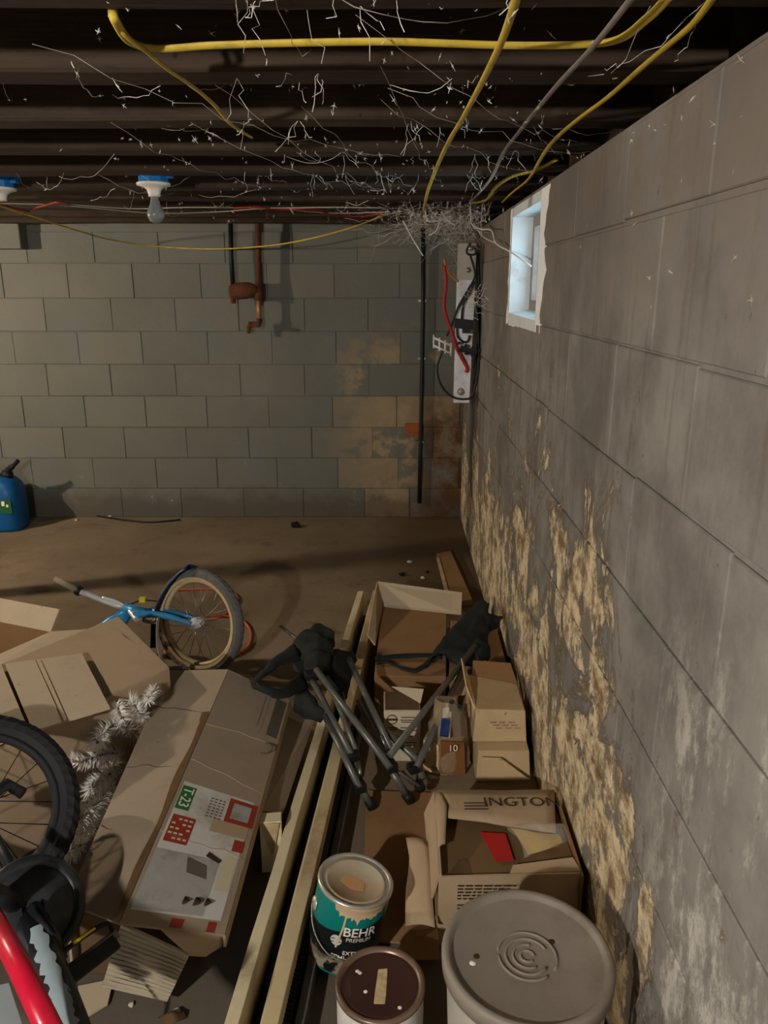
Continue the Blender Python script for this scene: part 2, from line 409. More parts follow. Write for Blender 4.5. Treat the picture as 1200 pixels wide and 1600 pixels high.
t = NT('window glass'); tr = t.node('ShaderNodeBsdfTransparent'); gl = t.node('ShaderNodeBsdfGlossy'); gl.inputs[1].default_value = .1; mx = t.node('ShaderNodeMixShader'); mx.inputs[0].default_value = .08
tr.inputs[0].default_value = (.9, .95, .95, 1)
t.t.links.new(tr.outputs[0], mx.inputs[1]); t.t.links.new(gl.outputs[0], mx.inputs[2]); t.t.links.new(mx.outputs[0], t.n['Material Output'].inputs[0]); M_GLASS = t.mat
part('pane', lining(WY0+.05, WY1-.055, WZ0+.06, WZ1-.05, .092, .096), M_GLASS, wn)
def portal(name, loc, rot, sx, sy):
    l = bpy.data.lights.new(name, 'AREA'); l.shape = 'RECTANGLE'; l.size = sx; l.size_y = sy; l.cycles.is_portal = True
    o = bpy.data.objects.new(name, l); COL.objects.link(o); o.location = loc; o.rotation_euler = rot
portal('window_light_portal', WR((WY0+WY1)/2, (WZ0+WZ1)/2, .22), (0, math.pi/2, 0), .4, .6)
portal('doorway_light_portal', (-1.95, FY-.05, 1.5), (-math.pi/2, 0, 0), 1.3, .4)
# ================================================================ lamps
def bulb_profile():
    return [(0, -.090), (.012, -.088), (.022, -.081), (.0285, -.070), (.030, -.060), (.027, -.047), (.021, -.034), (.0165, -.022), (.0135, -.010), (.0135, .0)]
M_BULB = NT('unlit frosted bulb'); M_BULB.b.inputs['Base Color'].default_value = srgb(150, 152, 150); M_BULB.rough(.2); M_BULB.b.inputs['Transmission Weight'].default_value = .35; M_BULB = M_BULB.mat
def lampholder(loc, label, bulb=True, lit=None, box=True):
    t = thing('ceiling_lamp', label, 'lamp', Matrix.Translation(V(loc)), 'bare bulb lampholders on the joists')
    part('lampholder', MB().lathe([(0, 0), (.056, 0), (.058, -.004), (.056, -.009), (.036, -.014), (.025, -.022), (.021, -.034), (.0205, -.044), (.0, -.044)], 32), M_PORC, t, world=False)
    if box:
        b = MB().lathe([(0, .055), (.05, .055), (.052, .0), (0, .0)], 8, smooth=False).box((.058, 0, .03), (.02, .03, .03))
        part('junction_box', b, M_BLUEBOX, t, world=False)
    if bulb:
        M = Matrix.Translation(V((0, 0, -.042)))
        if lit:
            e = NT('lit bulb'); e.b.inputs['Emission Color'].default_value = lit[1]+(1,); e.b.inputs['Emission Strength'].default_value = lit[0]; mm = e.mat
        else: mm = M_BULB
        part('bulb', MB().lathe(bulb_profile(), 24, M), mm, t, world=False)
    return t
lampholder((-.795, 2.86, 1.828), 'unlit clear bulb in white holder on bright blue box under the joists')
p = PY(-1, 293, 3.0); lampholder((p.x, 3.0, 1.828), 'white lampholder on blue box cut off by the left edge of the photo', bulb=False)
lampholder(LAMP_FAR[0]+V((0,0,.06)), 'lit warm bulb hanging out of sight beyond the support post', lit=(LAMP_FAR[1], LAMP_FAR[2]), box=False)
lampholder(LAMP_NEAR[0]+V((0,0,.06)), 'lit bulb out of sight to the left of the viewer', lit=(LAMP_NEAR[1], LAMP_NEAR[2]), box=False)
# steel support post left of view; its shadow is the grey band across the floor
t = thing('support_post', 'grey steel support post standing out of sight at the left', 'post', (-2.75, 3.36, 0))
part('column', MB().lathe([(0, .01), (.032, .01), (.032, 1.83), (0, 1.83)], 24), M_STEEL, t, world=False)
part('base_plate', MB().box((0, 0, .005), (.18, .18, .01)), M_STEEL, t, world=False)
part('cap_plate', MB().box((0, 0, 1.837), (.2, .14, .012)), M_STEEL, t, world=False)

# ================================================================ cables under the joists
CZ = 1.833
def cable(px, mat, r, label, name='cable', group=None, flat=.55, z=CZ, sub=6, extra=()):
    pts = [PZ(q[0], q[1], q[2] if len(q) > 2 else z) for q in px]+[V(e) for e in extra]
    return part(name, MB().tube(smooth_path(pts, sub), r, 8, flat=flat), mat, None, label=label, cat='cable', group=group)
G = 'cables strung under the joists'
cable([(176, 14, 1.85), (180, 32), (205, 66), (250, 76), (330, 71), (460, 67), (600, 65), (700, 68), (800, 71), (900, 70), (965, 62), (1010, 30), (1040, 0), (1062, -30)], M_YEL, .0066, 'yellow flat cable crossing the ceiling from side to side', group=G)
cable([(172, 22, 1.848), (192, 52), (228, 80), (262, 108), (300, 134), (335, 164), (362, 195), (392, 214, 1.85)], M_YEL, .0062, 'short yellow cable slanting down to the second joist at upper left', group=G, z=CZ-.004)
cable([(815, -30), (805, 5), (785, 62), (765, 105), (742, 150), (720, 190), (702, 220), (684, 258), (668, 300), (662, 330, 1.82)], M_YEL, .006, 'yellow cable running straight back through the middle of the ceiling', group=G, z=CZ-.012)
cable([(1005, -25), (985, 0), (925, 75), (878, 125), (850, 158), (812, 205), (786, 240), (765, 282), (735, 316, 1.83)], M_GREYC, .0055, 'dusty grey cable between the two yellow ones running to the corner', group=G, z=CZ-.006)
cable([(1130, -30), (1108, 5), (1080, 40), (1040, 74), (1000, 108), (950, 152), (905, 185), (870, 215), (850, 240), (826, 280), (802, 300), (785, 316, 1.83)], M_YEL, .006, 'yellow cable nearest the right wall running back to the corner', group=G, z=CZ-.004)
cable([(868, 250), (838, 266), (800, 276), (774, 293), (760, 312, 1.83), (735, 318)], M_YEL, .008, 'short dusty yellow cable end beside the window head', group=G)
cable([(-20, 316), (0, 322, 1.83), (60, 341, 1.80), (120, 360, 1.77), (180, 376, 1.745), (260, 386, 1.72), (340, 389, 1.705), (420, 384, 1.71), (480, 374, 1.73), (545, 357, 1.78), (606, 334, 1.83)], M_YEL, .0052, 'long yellow cable sagging in a swag before the back wall', group=G, flat=.8)
for q, lab in (([(-10, 318), (60, 319), (120, 323), (240, 333), (340, 331), (420, 326), (520, 333), (610, 331)], 'thin white wire sagging below the bare bulb'),
               ([(80, 317), (200, 326), (300, 324), (420, 325), (520, 324), (600, 325)], 'thin white wire drawn level just above the sagging one')):
    cable(q, M_WIRE, .0022, lab, 'wire', 'thin old wires', 1., CZ-.01)
for q, lab in (([(-5, 318), (20, 325), (45, 330)], 'short red wire at the left edge beside the yellow swag'), ([(52, 326), (70, 321), (90, 316), (110, 319)], 'red wire kinked under a joist left of the bulb'),
               ([(365, 325), (400, 324), (440, 327), (485, 326), (520, 335), (560, 338), (600, 333)], 'long red wire twisted under the joists right of the bulb')):
    cable(q, M_RED, .0042, lab, 'wire', 'red wires', 1., CZ-.012)

# ================================================================ plumbing on the back wall
t = thing('pipe_assembly', 'rusty pipes and valves on the back wall under the yellow swag', 'pipe', (-.84, BW, 1.4))
yb = BW-.10
part('pipe', MB().tube([PY(360, 340, yb), PY(361, 400, yb), PY(364, 446, yb)], .014, 10), M_BLACK, t)
part('pipe', MB().tube([PY(403, 340, yb), PY(404, 450, yb)], .015, 10), M_RUST, t)
a, b = PY(359, 456, yb), PY(404, 452, yb)
part('valve_body', MB().tube([a, a.lerp(b, .1), a.lerp(b, .3), a.lerp(b, .5), a.lerp(b, .7), a.lerp(b, .85), b], [.034, .044, .05, .05, .046, .032, .03], 14), M_RUST, t)
part('drain_plug', MB().tube([PY(364, 462, yb), PY(364, 474, yb)], .017, 6, smooth=False), M_RUST, t)
part('tee', MB().tube([PY(404, 440, yb), PY(404, 470, yb)], [.022, .026], 10), M_RUST, t)
part('pipe', MB().tube([PY(404, 466, yb), PY(405, 502, yb)], .013, 10), simple('copper pipe', srgb(168, 118, 84), .5, .4), t)
part('elbow', MB().tube([PY(406, 498, yb), PY(404, 506, yb), PY(392, 508, yb)], [.018, .021, .018], 10), M_RUST, t)
part('tap_spout', MB().tube([PY(393, 504, yb), PY(389, 512, yb-.01), PY(388, 521, yb-.012)], [.018, .014, .01], 10), M_RUST, t)
part('tap_handle', MB().box(PY(399, 509, yb-.04), (.05, .012, .02)), M_RUST, t)
part('mounting_arm', MB().tube([PY(404, 455, yb), PY(404, 455, BW-.002)], .012, 8), M_RUST, t)
# thin dark conduit down to a hole at the floor
t = thing('conduit', 'thin black conduit running down the back wall beside the corner', 'conduit', (.23, BW-.03, 0))
part('pipe', MB().tube([PY(661, 352, BW-.04), PY(661, 470, BW-.035), PY(659, 600, BW-.03), PY(657, 700, BW-.03), PY(655, 786, BW-.03)], .0135, 10), M_BLACK, t)
for y in (470, 560, 690): part('pipe_clip', MB().box(PY(661-(y-352)*.013, y, BW-.02), (.05, .036, .014)), M_STEEL, t)
p = PY(645, 671, BW-.012); part('rust_plate', MB().box(p, (.1, .02, .08)), M_BRICK if 'M_BRICK' in globals() else simple('orange rust', srgb(150, 82, 40), .9, var=.3), None, label='small rusty orange plate on the back wall beside the black conduit', cat='plate')
# stub of a beam pocket block at upper left
part('beam_stub', MB().box((-2.33, BW-.05, 1.80), (.32, .12, .19)), M_BACK, None, bevel=.006, label='grey block stub jutting out at the top of the back wall, far left', cat='block')

# ================================================================ white fixture in the corner with its wiring
yf = 4.12
t = thing('utility_board', 'tall narrow white board with wiring hanging in the far corner', 'board', PY(722, 628, yf))
def quadslab(pxs, Y, th): return MB().hexa([PY(x, y, Y) for x, y in pxs], [PY(x, y, Y)-V((0, th, 0)) for x, y in pxs])
M_BOARD = simple('white painted board', srgb(240, 240, 242), .6, dirt=srgb(170, 164, 156), var=.06)
M_PLATE = simple('grey metal plate', srgb(168, 160, 148), .5, .3, dirt=srgb(120, 104, 84))
part('board', quadslab([(708, 628), (732, 628), (744, 390), (715, 390)], yf, .03), M_BOARD, t)
part('cover_plate', quadslab([(713, 437), (741, 437), (743, 381), (715, 381)], yf-.03, .03), M_PLATE, t)
for y, x in ((388, 736), (422, 732)): part('screw', MB().lathe([(0, .008), (.012, .006), (.014, 0)], 10, frame_to((0, -1, 0), PY(x, y, yf-.06))), M_STEEL, t)
part('clamp', quadslab([(710, 512), (738, 514), (738, 500), (711, 497)], yf-.03, .05), M_BLACK, t)
part('clamp', quadslab([(722, 520), (734, 520), (734, 506), (722, 506)], yf-.05, .04), M_BLACK, t)
part('knob', MB().lathe([(0, .02), (.016, .018), (.02, 0)], 14, frame_to((0, -1, 0), PY(720, 612, yf-.03))), M_PLATE, t)
def wire(px, mat, r, parent, Y=yf-.06, name='wire'):
    return part(name, MB().tube(smooth_path([PY(q[0], q[1], q[2] if len(q) > 2 else Y) for q in px], 6), r, 6), mat, parent)
wire([(735, 380), (729, 392), (733, 398), (743, 396), (741, 384)], M_BLACK, .006, t)
wire([(735, 400), (742, 430), (730, 455), (716, 480), (706, 508), (698, 525)], M_BLACK, .006, t)
wire([(742, 440), (733, 460), (724, 475), (721, 500), (719, 506)], M_BLACK, .006, t)
wire([(714, 512), (715, 525), (722, 533), (730, 534), (734, 524)], M_BLACK, .006, t)
wire([(692, 548), (684, 570), (685, 590), (695, 610), (712, 622), (735, 622), (742, 606), (747, 580), (748, 545), (747, 510), (745, 480)], M_BLACK, .006, t)
wire([(694, 415), (697, 440), (694, 470), (696, 490), (706, 520), (712, 540), (722, 560), (730, 575), (728, 582)], M_RED, .010, t)
wire([(694, 405), (700, 425), (708, 434), (716, 440)], simple('orange wire', srgb(186, 106, 44), .5), .006, t)
wire([(746, 395), (748, 440), (748, 480), (747, 560), (742, 600)], M_BLACK, .01, t, yf)
wire([(742, 470), (747, 500), (746, 540), (740, 575)], M_BLACK, .005, t, yf)
sp = thing('cable_splitter', 'small white wire rack of connectors beside the white board', 'connector', PY(691, 540, yf-.05))
a, b = V((-.045, 0, .02)), V((.045, 0, -.02))
part('bar', MB().tube([a+V((0,0,.02)), b+V((0,0,.02))], .006, 6), M_PORC, sp, world=False); part('bar', MB().tube([a-V((0,0,.02)), b-V((0,0,.02))], .006, 6), M_PORC, sp, world=False)
for k in range(4): part('prong', MB().tube([a.lerp(b, k/3)+V((0,0,.034)), a.lerp(b, k/3)-V((0,0,.034))], .005, 6), M_PORC, sp, world=False)
sp = thing('terminal_block', 'dark cluster of terminals to the right of the white board', 'connector', PY(732, 545, yf-.07))
for k in range(4):
    for j in range(2): part('terminal', MB().tube([V((-.05+.035*k, 0, .03-.04*j-.012*k)), V((-.05+.035*k, -.03, .03-.04*j-.012*k))], .008, 8), M_BLACK, sp, world=False)
part('rail', MB().box((0, .01, -.01), (.09, .012, .03), Matrix.Rotation(.3, 3, 'Y')), M_BLACK, sp, world=False)

# ================================================================ blue jug at the left edge
p = PZ(2, 822, 0)
t = thing('fuel_can', 'blue plastic fuel can with black spout against the back wall', 'can', Matrix.Translation(V((p.x+.03, 4.72, 0))))
M_CAN = simple('blue can plastic', srgb(14, 84, 140), .4, var=.15)
mb = MB(); w_, d_ = .15, .11
lev = [(0, .96, .96), (.02, 1, 1), (.24, 1, 1), (.29, .93, .9), (.325, .75, .7), (.34, .5, .5)]
vs = []; n = 24
for z, a, b in lev:
    for k in range(n):
        an = 2*math.pi*k/n; cx, sx = math.cos(an), math.sin(an); q = 4
        rr = (abs(cx)**q+abs(sx)**q)**(-1/q); vs.append((w_*a*rr*cx, d_*b*rr*sx, z))
fs = [(i*n+k, i*n+(k+1) % n, (i+1)*n+(k+1) % n, (i+1)*n+k) for i in range(len(lev)-1) for k in range(n)]+[tuple(range(n))[::-1], tuple((len(lev)-1)*n+k for k in range(n))]
mb.add(vs, fs, True); part('body', mb, M_CAN, t, world=False)
part('handle', MB().tube(smooth_path([(-.12, 0, .28), (-.11, 0, .37), (-.05, 0, .395), (.0, 0, .37), (.02, 0, .33)]), .016, 10), M_CAN, t, world=False)
part('spout_collar', MB().lathe([(0, .05), (.03, .05), (.036, .03), (.036, 0), (0, 0)], 18, Matrix.Translation(V((.07, 0, .325)))), M_BLACK, t, world=False)
part('spout', MB().tube(smooth_path([(.07, 0, .36), (.09, -.01, .385), (.125, -.02, .41), (.165, -.03, .445)]), [.022]*6+[.018]*6+[.013]*7, 12), M_BLACK, t, world=False)
st = part('sticker', MB().box((.09, -.112, .17), (.07, .003, .09)), simple('green sticker', srgb(32, 92, 52), .5), t, world=False)
part('sticker_mark', MB().box((.075, -.1145, .19), (.02, .002, .03)).box((.1, -.1145, .175), (.014, .002, .016)), M_PORC, st, world=False)
# ================================================================ cartons
TAN = cardboard('tan cardboard', srgb(178, 154, 124)); TAN2 = cardboard('pale cardboard', srgb(194, 176, 148), .25)
BRN = cardboard('brown cardboard', srgb(150, 114, 76), .45); GRY = cardboard('greyed cardboard', srgb(164, 146, 124), .4)
DKB = cardboard('dark cardboard and shade', srgb(98, 74, 50), .5); CRM = cardboard('cream carton', srgb(206, 180, 138), .45)  # DKB: dark board, also the brown that stands in for shade on cartons
FLUTE = cardboard('corrugated flap', srgb(176, 164, 142), .2)
def text_mesh(s, size, fn, depth=0., bold=False):
    cu = bpy.data.curves.new('lettering', 'FONT'); cu.body = s; cu.size = size; cu.align_x = 'CENTER'; cu.align_y = 'CENTER'; cu.offset = .012*size if bold else 0
    o = bpy.data.objects.new('lettering', cu); COL.objects.link(o); dg = bpy.context.evaluated_depsgraph_get(); dg.update()
    me = bpy.data.meshes.new_from_object(o.evaluated_get(dg)); bpy.data.objects.remove(o)
    for v in me.vertices: v.co = fn(v.co.x, v.co.y)
    return me
def plane_fn(o, ux, uy, off=.0012):
    o, ux, uy = V(o), V(ux).normalized(), V(uy).normalized(); n = ux.cross(uy)*off
    return lambda x, y: o+ux*x+uy*y+n
def pbox(fn_corners, th, mat, name, parent): return part(name, MB().slab(fn_corners, th), mat, parent)

# ---- large pale carton, left, lying under a folded flap
t = thing('cardboard_carton', 'large pale closed carton with a loose flap on top, left of the blue bicycle', 'box', (-.95, 2.1, 0))
A, B = PZ(185, 962, .36), PZ(265, 1042, .35); u = V((-.59, -.807, 0)).normalized()
Cc, D = B+u*.80, A+u*.80; Cc.z = D.z = .34
def low(p): return V((p.x, p.y, .004))
part('body', MB().hexa([low(D), low(Cc), low(B), low(A)], [D, Cc, B, A]), TAN, t, bevel=.004)
n = V((0, 0, .006))
F = [PZ(-40, 1046, .362), PZ(128, 1022, .365), PZ(172, 1107, .362), PZ(50, 1143, .36)]
part('flap', MB().slab([PZ(8, 1038, .366), PZ(128, 1022, .368), PZ(172, 1107, .366), PZ(52, 1143, .362)], .005), TAN2, t)
part('flap', MB().slab([PZ(-90, 1050, .360), PZ(2, 1039, .364), PZ(46, 1144, .362), PZ(-30, 1175, .36)], .005), TAN2, t)
for x0, x1 in ((55, 98), (64, 106)):
    part('crease', MB().tube([PZ(x0, 1032, .3695), PZ(x1, 1128, .3675)], .0016, 6), TAN, t)
part('tear', MB().slab([PZ(188, 987, .3625), PZ(193, 992, .3625), PZ(202, 1000, .3625), PZ(194, 994, .3625)], .001), M_PRINT, t)
# ---- open brown carton behind it
t = thing('cardboard_carton', 'open brown carton with raised flap behind the large pale carton', 'box', (-1.45, 2.65, 0))
a = PZ(45, 968, .36); b = PZ(-60, 950, .40)
q0 = V((-1.24, 2.62, 0)); q1 = V((-1.70, 2.80, 0)); q2 = V((-1.85, 2.45, 0)); q3 = V((-1.42, 2.30, 0)); h = V((0, 0, .25))
for k, (x, y) in enumerate(((q0, q1), (q1, q2), (q2, q3), (q3, q0))): part('side_panel', MB().slab([x, y, y+h, x+h], .005), BRN, t)
part('base', MB().slab([q0, q1, q2, q3], .006), BRN, t)
part('flap', MB().slab([q0+h, q1+h, q1+h+V((.02, .05, .07)), q0+h+V((.02, .05, .07))], .005), TAN2, t)
part('flap', MB().slab([q0+h, q3+h, q3+h+V((.15, -.0, .03)), q0+h+V((.14, .0, .01))], .005), TAN2, t)

# ---- long carton with the T-23 label
t = thing('tree_carton', 'long crushed carton with green and red printed label, in the foreground', 'box', (-.5, 1.7, 0))
zt = .27
LF, RF, EF = PZ(264, 1049, .27), PZ(357, 1047, .30), PZ(452, 1094, .205)     # far: left, ridge, right
LN, RN, EN = PZ(104, 1412, .225), PZ(186, 1444, .26), PZ(350, 1462, .165)    # near
def LP(u, v): return LF.lerp(RF, u).lerp(LN.lerp(RN, u), v)
def RP(u, v): return RF.lerp(EF, u).lerp(RN.lerp(EN, u), v)
def panel_grid(fn, nu, nv, amp, seed):
    mb = MB(); vs = []
    for i in range(nv+1):
        for j in range(nu+1):
            p = fn(j/nu, i/nv); e = min(1, 6*min(j/nu, 1-j/nu, i/nv+.02, 1-i/nv+.02)); p = p+V((0, 0, amp*e*noise.noise(p*7+V((seed, 0, 0))))); vs.append(p)
    W = nu+1; mb.add(vs, [(i*W+j, i*W+j+1, (i+1)*W+j+1, (i+1)*W+j) for i in range(nv) for j in range(nu)], False); return mb
part('top_panel', panel_grid(LP, 10, 26, .006, 1.), GRY, t, solid=.006)
part('top_panel', panel_grid(RP, 10, 26, .0, 2.), GRY, t, solid=.006)
for fn_, v0, v1, sd_ in ((LP, .22, .25, 1), (LP, .52, .50, 2), (LP, .76, .79, 3), (RP, .47, .50, 4), (RP, .735, .76, 5), (RP, .30, .27, 6)):
    rc = random.Random(sd_); part('crease', MB().tube([fn_(k/8*.96+.02, v0+(v1-v0)*k/8+rc.uniform(-.006, .006))+V((0, 0, .0036)) for k in range(9)], .0013, 5), DKB if fn_ is LP else TAN, t)
M_TAPE = simple('brown packing tape', srgb(104, 80, 54), .35, var=.3)
tp = [LP(1, i/20).lerp(LP(.82, i/20), .0)+V((0,0,.004)) for i in range(21)]; tq = [LP(.90+.03*math.sin(i), i/20)+V((0,0,.005)) for i in range(21)]
part('packing_tape', MB().ruled(tp[5:], tq[5:], 17, 3), M_TAPE, t)
dn = V((0, 0, -.03))
part('side_panel', MB().slab([EF, EN, EN+dn, EF+dn], .006), TAN, t)
lo = [LF, LN]; part('side_panel', MB().slab([LF, LN, V((LN.x-.01, LN.y, .02)), V((LF.x-.01, LF.y, .02))], .006), GRY, t)
ef2, en2 = EF+V((-.1, 0, 0)), EN+V((-.13, .06, 0))
part('shaded_underbody', MB().hexa([V((LF.x, LF.y-.02, .005)), V((LN.x, LN.y+.03, .005)), V((en2.x, en2.y, .005)), V((ef2.x, ef2.y, .005))], [V((LF.x, LF.y-.02, .18)), V((LN.x, LN.y+.03, .18)), V((en2.x, en2.y, .12)), V((ef2.x, ef2.y, .14))]), DKB, t)  # narrower body, coloured dark in place of the shade under the overhang
part('end_panel', MB().slab([LF, RF, V((RF.x, RF.y+.01, .02)), V((LF.x, LF.y+.01, .02))], .006), GRY, t); part('end_panel', MB().slab([RF, EF, V((EF.x, EF.y+.01, .15)), V((RF.x, RF.y+.01, .15))], .006), GRY, t)
# corrugated end flap hanging to the floor, each flute a ridge
f0, f1, f2, f3 = PZ(190, 1443, .25), PZ(296, 1492, .165), PZ(262, 1563, .03), PZ(160, 1540, .03)
fl_ = part('end_flap', MB().slab([f0, f1, f2, f3], .006), FLUTE, t)
nn = (f2-f0).cross(f3-f1).normalized(); nn = nn if nn.y < 0 else -nn
for k in range(13):
    v = .06+.9*k/12; part('flute', MB().tube([f0.lerp(f3, v)+nn*.003, f1.lerp(f2, v)+nn*.003], .0022, 5), FLUTE, fl_)
part('torn_flap', MB().ruled([RP(.36, 1), RP(.7, 1.0), RP(.99, 1)], [f1+V((0, .0, .0)), PZ(318, 1497, .14), PZ(346, 1478, .13)], 10, 4, amp=.006), TAN, t, solid=.004)
# label print on the right panel: u across, v along
def rq(u0, u1, v0, v1, lift): # strip of the panel, follows its surface
    mb = MB(); n_ = 6; vs = []
    for i in range(n_+1):
        v = v0+(v1-v0)*i/n_
        for u in (u0, u1): vs.append(RP(u, v)+V((0, 0, .004+lift)))
    return mb.add(vs, [(2*i, 2*i+1, 2*i+3, 2*i+2) for i in range(n_)])
M_LW = simple('label white', srgb(206, 204, 196), .6, dirt=srgb(164, 152, 132), var=.06, bump=0); M_LG = simple('label green', srgb(46, 112, 58), .6, bump=0, var=.1)
M_LR = simple('label red', srgb(150, 56, 40), .6, bump=0, var=.2); M_LGY = simple('label grey photo', srgb(168, 166, 160), .5, dirt=srgb(112, 110, 104), bump=0, sc=30, var=.2)
M_LCR = simple('label cream', srgb(206, 196, 164), .6, bump=0, var=.1)
lab = part('printed_label', rq(.05, .93, .555, .965, .0), M_LW, t)
part('print', rq(.06, .22, .570, .655, .0008), M_LG, lab); part('print', rq(.08, .34, .675, .765, .0008), M_LR, lab)
[part('print_line', rq(.10+.06*j, .14+.06*j, .685+.016*i, .691+.016*i, .0014), M_LCR, lab) for i in range(5) for j in range(4) if (i*3+j) % 4]; part('print', rq(.64, .99, .565, .655, .0008), M_LR, lab); part('print', rq(.70, .92, .580, .640, .0014), M_LGY, lab)
part('print', rq(.52, .95, .655, .70, .0008), TAN, lab); part('print', rq(.83, .95, .71, .75, .0014), M_LR, lab)
part('print', rq(.05, .74, .79, .96, .0008), M_LGY, lab); part('print', rq(.78, .92, .77, .88, .0008), M_LCR, lab)
part('print', MB().slab([RP(.40, .80)+V((0,0,.0062)), RP(.62, .815)+V((0,0,.0062)), RP(.66, .855)+V((0,0,.0062)), RP(.44, .845)+V((0,0,.0062))], .0004), simple('dark print', srgb(96, 92, 82), .6, bump=0), lab)
part('print', MB().slab([RP(.60, .77)+V((0,0,.0062)), RP(.76, .79)+V((0,0,.0062)), RP(.74, .80)+V((0,0,.0062)), RP(.58, .785)+V((0,0,.0062))], .0004), M_PRINT, lab)
for k in range(3):
    c = RP(.52+.11*k, .925-.002*k)+V((0,0,.0062)); part('print', MB().lathe([(0, .0003), (.012, .0003), (.012, 0)], 4 if k != 1 else 12, Matrix.Translation(c)), M_PRINT, lab)
part('print', rq(.46, .58, .975, .998, .0010), M_LR, lab); part('print', rq(.82, .9, .972, 1.0, .001), M_LR, lab)
for i in range(7):
    for j in range(4): part('print_line', rq(.42+.05*j, .45+.05*j, .585+.011*i, .588+.011*i, .001), M_PRINT, lab)
def rp_text(s, size, u, v, mat):
    o = RP(u, v)+V((0, 0, .0062)); ux = (RP(u, v+.05)-RP(u, v)).normalized(); uy = -(RP(u+.1, v)-RP(u, v)).normalized()
    part('lettering', text_mesh(s, size, lambda x, y: o+ux*x-uy*y, bold=True), mat, lab)
rp_text('T-23', .036, .14, .612, M_PORC)
# faint green marks on the far part of the right panel
M_MK = simple('faded print', srgb(96, 92, 66), .8, bump=0)
part('print', rq(.82, .98, .03, .24, .0), simple('faded dark print', srgb(88, 82, 68), .8, bump=0), t); part('print', rq(.66, .67, .05, .22, .0), M_MK, t); part('print', rq(.73, .735, .05, .23, .0), M_MK, t)
c = RP(.86, .31)+V((0, 0, .0045)); part('print', MB().tube([c+V((.022*math.cos(a*.5236), .026*math.sin(a*.5236), 0)) for a in range(12)], .0025, 5, closed=True), M_MK, t)

# ---- two flat cartons at the far right, one with its lids up
t = thing('flat_carton', 'low brown carton with raised flaps at its back, beneath the chair strap', 'box', (.1, 2.85, 0))
zb = .115; c0, c1, c2, c3 = V((-.036, 2.535, 0)), V((.228, 2.53, 0)), V((.275, 3.10, 0)), V((-.008, 3.17, 0)); h = V((0, 0, zb))
part('body', MB().hexa([c0, c1, c2, c3], [p+h for p in (c0, c1, c2, c3)]), BRN, t, bevel=.004)
part('flap', MB().slab([c3+h, c2+h+V((.06, -.02, 0)), c2+h+V((.075, .10, .055)), c3+h+V((-.02, .09, .085))], .005), TAN2, t)
part('flap', MB().slab([c0+h+V((0, .25, 0)), c3+h, c3+h+V((-.025, .08, .085)), c0+h+V((-.03, .3, .02))], .005), TAN, t)
t = thing('flat_carton', 'low brown carton wedged against the right wall under the black bag cloth', 'box', (.35, 2.85, 0))
c0, c1, c2, c3 = V((.238, 2.53, 0)), V((.462, 2.54, 0)), V((.474, 3.0, 0)), V((.285, 3.02, 0)); h = V((0, 0, .118))
part('body', MB().hexa([c0, c1, c2, c3], [p+h for p in (c0, c1, c2, c3)]), BRN, t, bevel=.004)
part('flap', MB().slab([c0+h+V((.02, 0, .002)), c1+h, c1+h+V((-.01, -.05, -.055)), c0+h+V((.02, -.045, -.055))], .004), TAN, t)
# ---- small white box
t = thing('small_box', 'small upright white box with a printed front, before the brown cartons', 'box', (.06, 2.2, 0))
M_WBOX = cardboard('white box', srgb(206, 192, 164), .35)
part('body', MB().box((.058, 2.235, .093), (.118, .125, .184)), M_WBOX, t, bevel=.002)
part('open_flap', MB().slab([PZ(612, 1073, .20), PZ(662, 1077, .205), PZ(657, 1099, .19), PZ(640, 1089, .192)], .003), M_WBOX, t)
part('dark_top_card', MB().slab([(.004, 2.18, .1865), (.113, 2.18, .1865), (.113, 2.29, .1865), (.004, 2.29, .1865)], .002), DKB, t)  # dark brown card covering the box top
y = 2.1715
part('print_seal', MB().tube([V((.026+.016*math.cos(a*.3927), y, .155+.016*math.sin(a*.3927))) for a in range(16)], .0016, 5, closed=True), M_PRINT, t)
part('print_bar', MB().box((.026, y, .155), (.036, .0012, .007)), M_PRINT, t)
for k, (x, z, w_) in enumerate(((.08, .163, .05), (.08, .153, .055), (.08, .146, .05), (.025, .125, .034), (.075, .125, .045), (.025, .118, .034), (.078, .116, .05), (.025, .095, .03), (.078, .095, .05), (.06, .07, .09), (.06, .062, .085), (.05, .05, .07))):
    part('print_bar', MB().box((x, y, z), (w_, .0012, .0026)), M_PRINT, t)
# ---- crushed cream cartons against the wall, one on the other
t = thing('crushed_carton', 'lower crushed cream carton beside the right wall, under another', 'box', (.37, 2.2, 0))
part('body', MB().hexa([V((.288, 2.065, 0)), V((.458, 2.07, 0)), V((.462, 2.4, 0)), V((.288, 2.4, 0))], [V((.292, 2.085, .098)), V((.452, 2.085, .098)), V((.460, 2.4, .100)), V((.290, 2.4, .100))]), CRM, t, bevel=.003)
part('front_flap', MB().slab([V((.30, 2.062, .092)), V((.36, 2.060, .09)), V((.445, 2.040, .03)), V((.30, 2.050, .02))], .003), CRM, t)
t = thing('crushed_carton', 'upper crushed cream carton beside the right wall, with faded print', 'box', (.37, 2.25, .1))
body = MB(); part('body', MB().hexa([V((.280, 2.13, .101)), V((.452, 2.13, .101)), V((.456, 2.37, .101)), V((.284, 2.37, .101))], [V((.292, 2.15, .205)), V((.446, 2.148, .200)), V((.450, 2.33, .195)), V((.285, 2.36, .215))]), CRM, t, bevel=.004)
part('flap', MB().slab([V((.30, 2.36, .212)), V((.45, 2.33, .196)), V((.44, 2.42, .225)), V((.31, 2.42, .235))], .004), BRN, t)
part('flap', MB().slab([V((.286, 2.15, .207)), V((.284, 2.36, .217)), V((.262, 2.36, .275)), V((.262, 2.2, .26))], .004), CRM, t)
M_FADE = simple('faded ink', srgb(150, 126, 96), .9, bump=0)
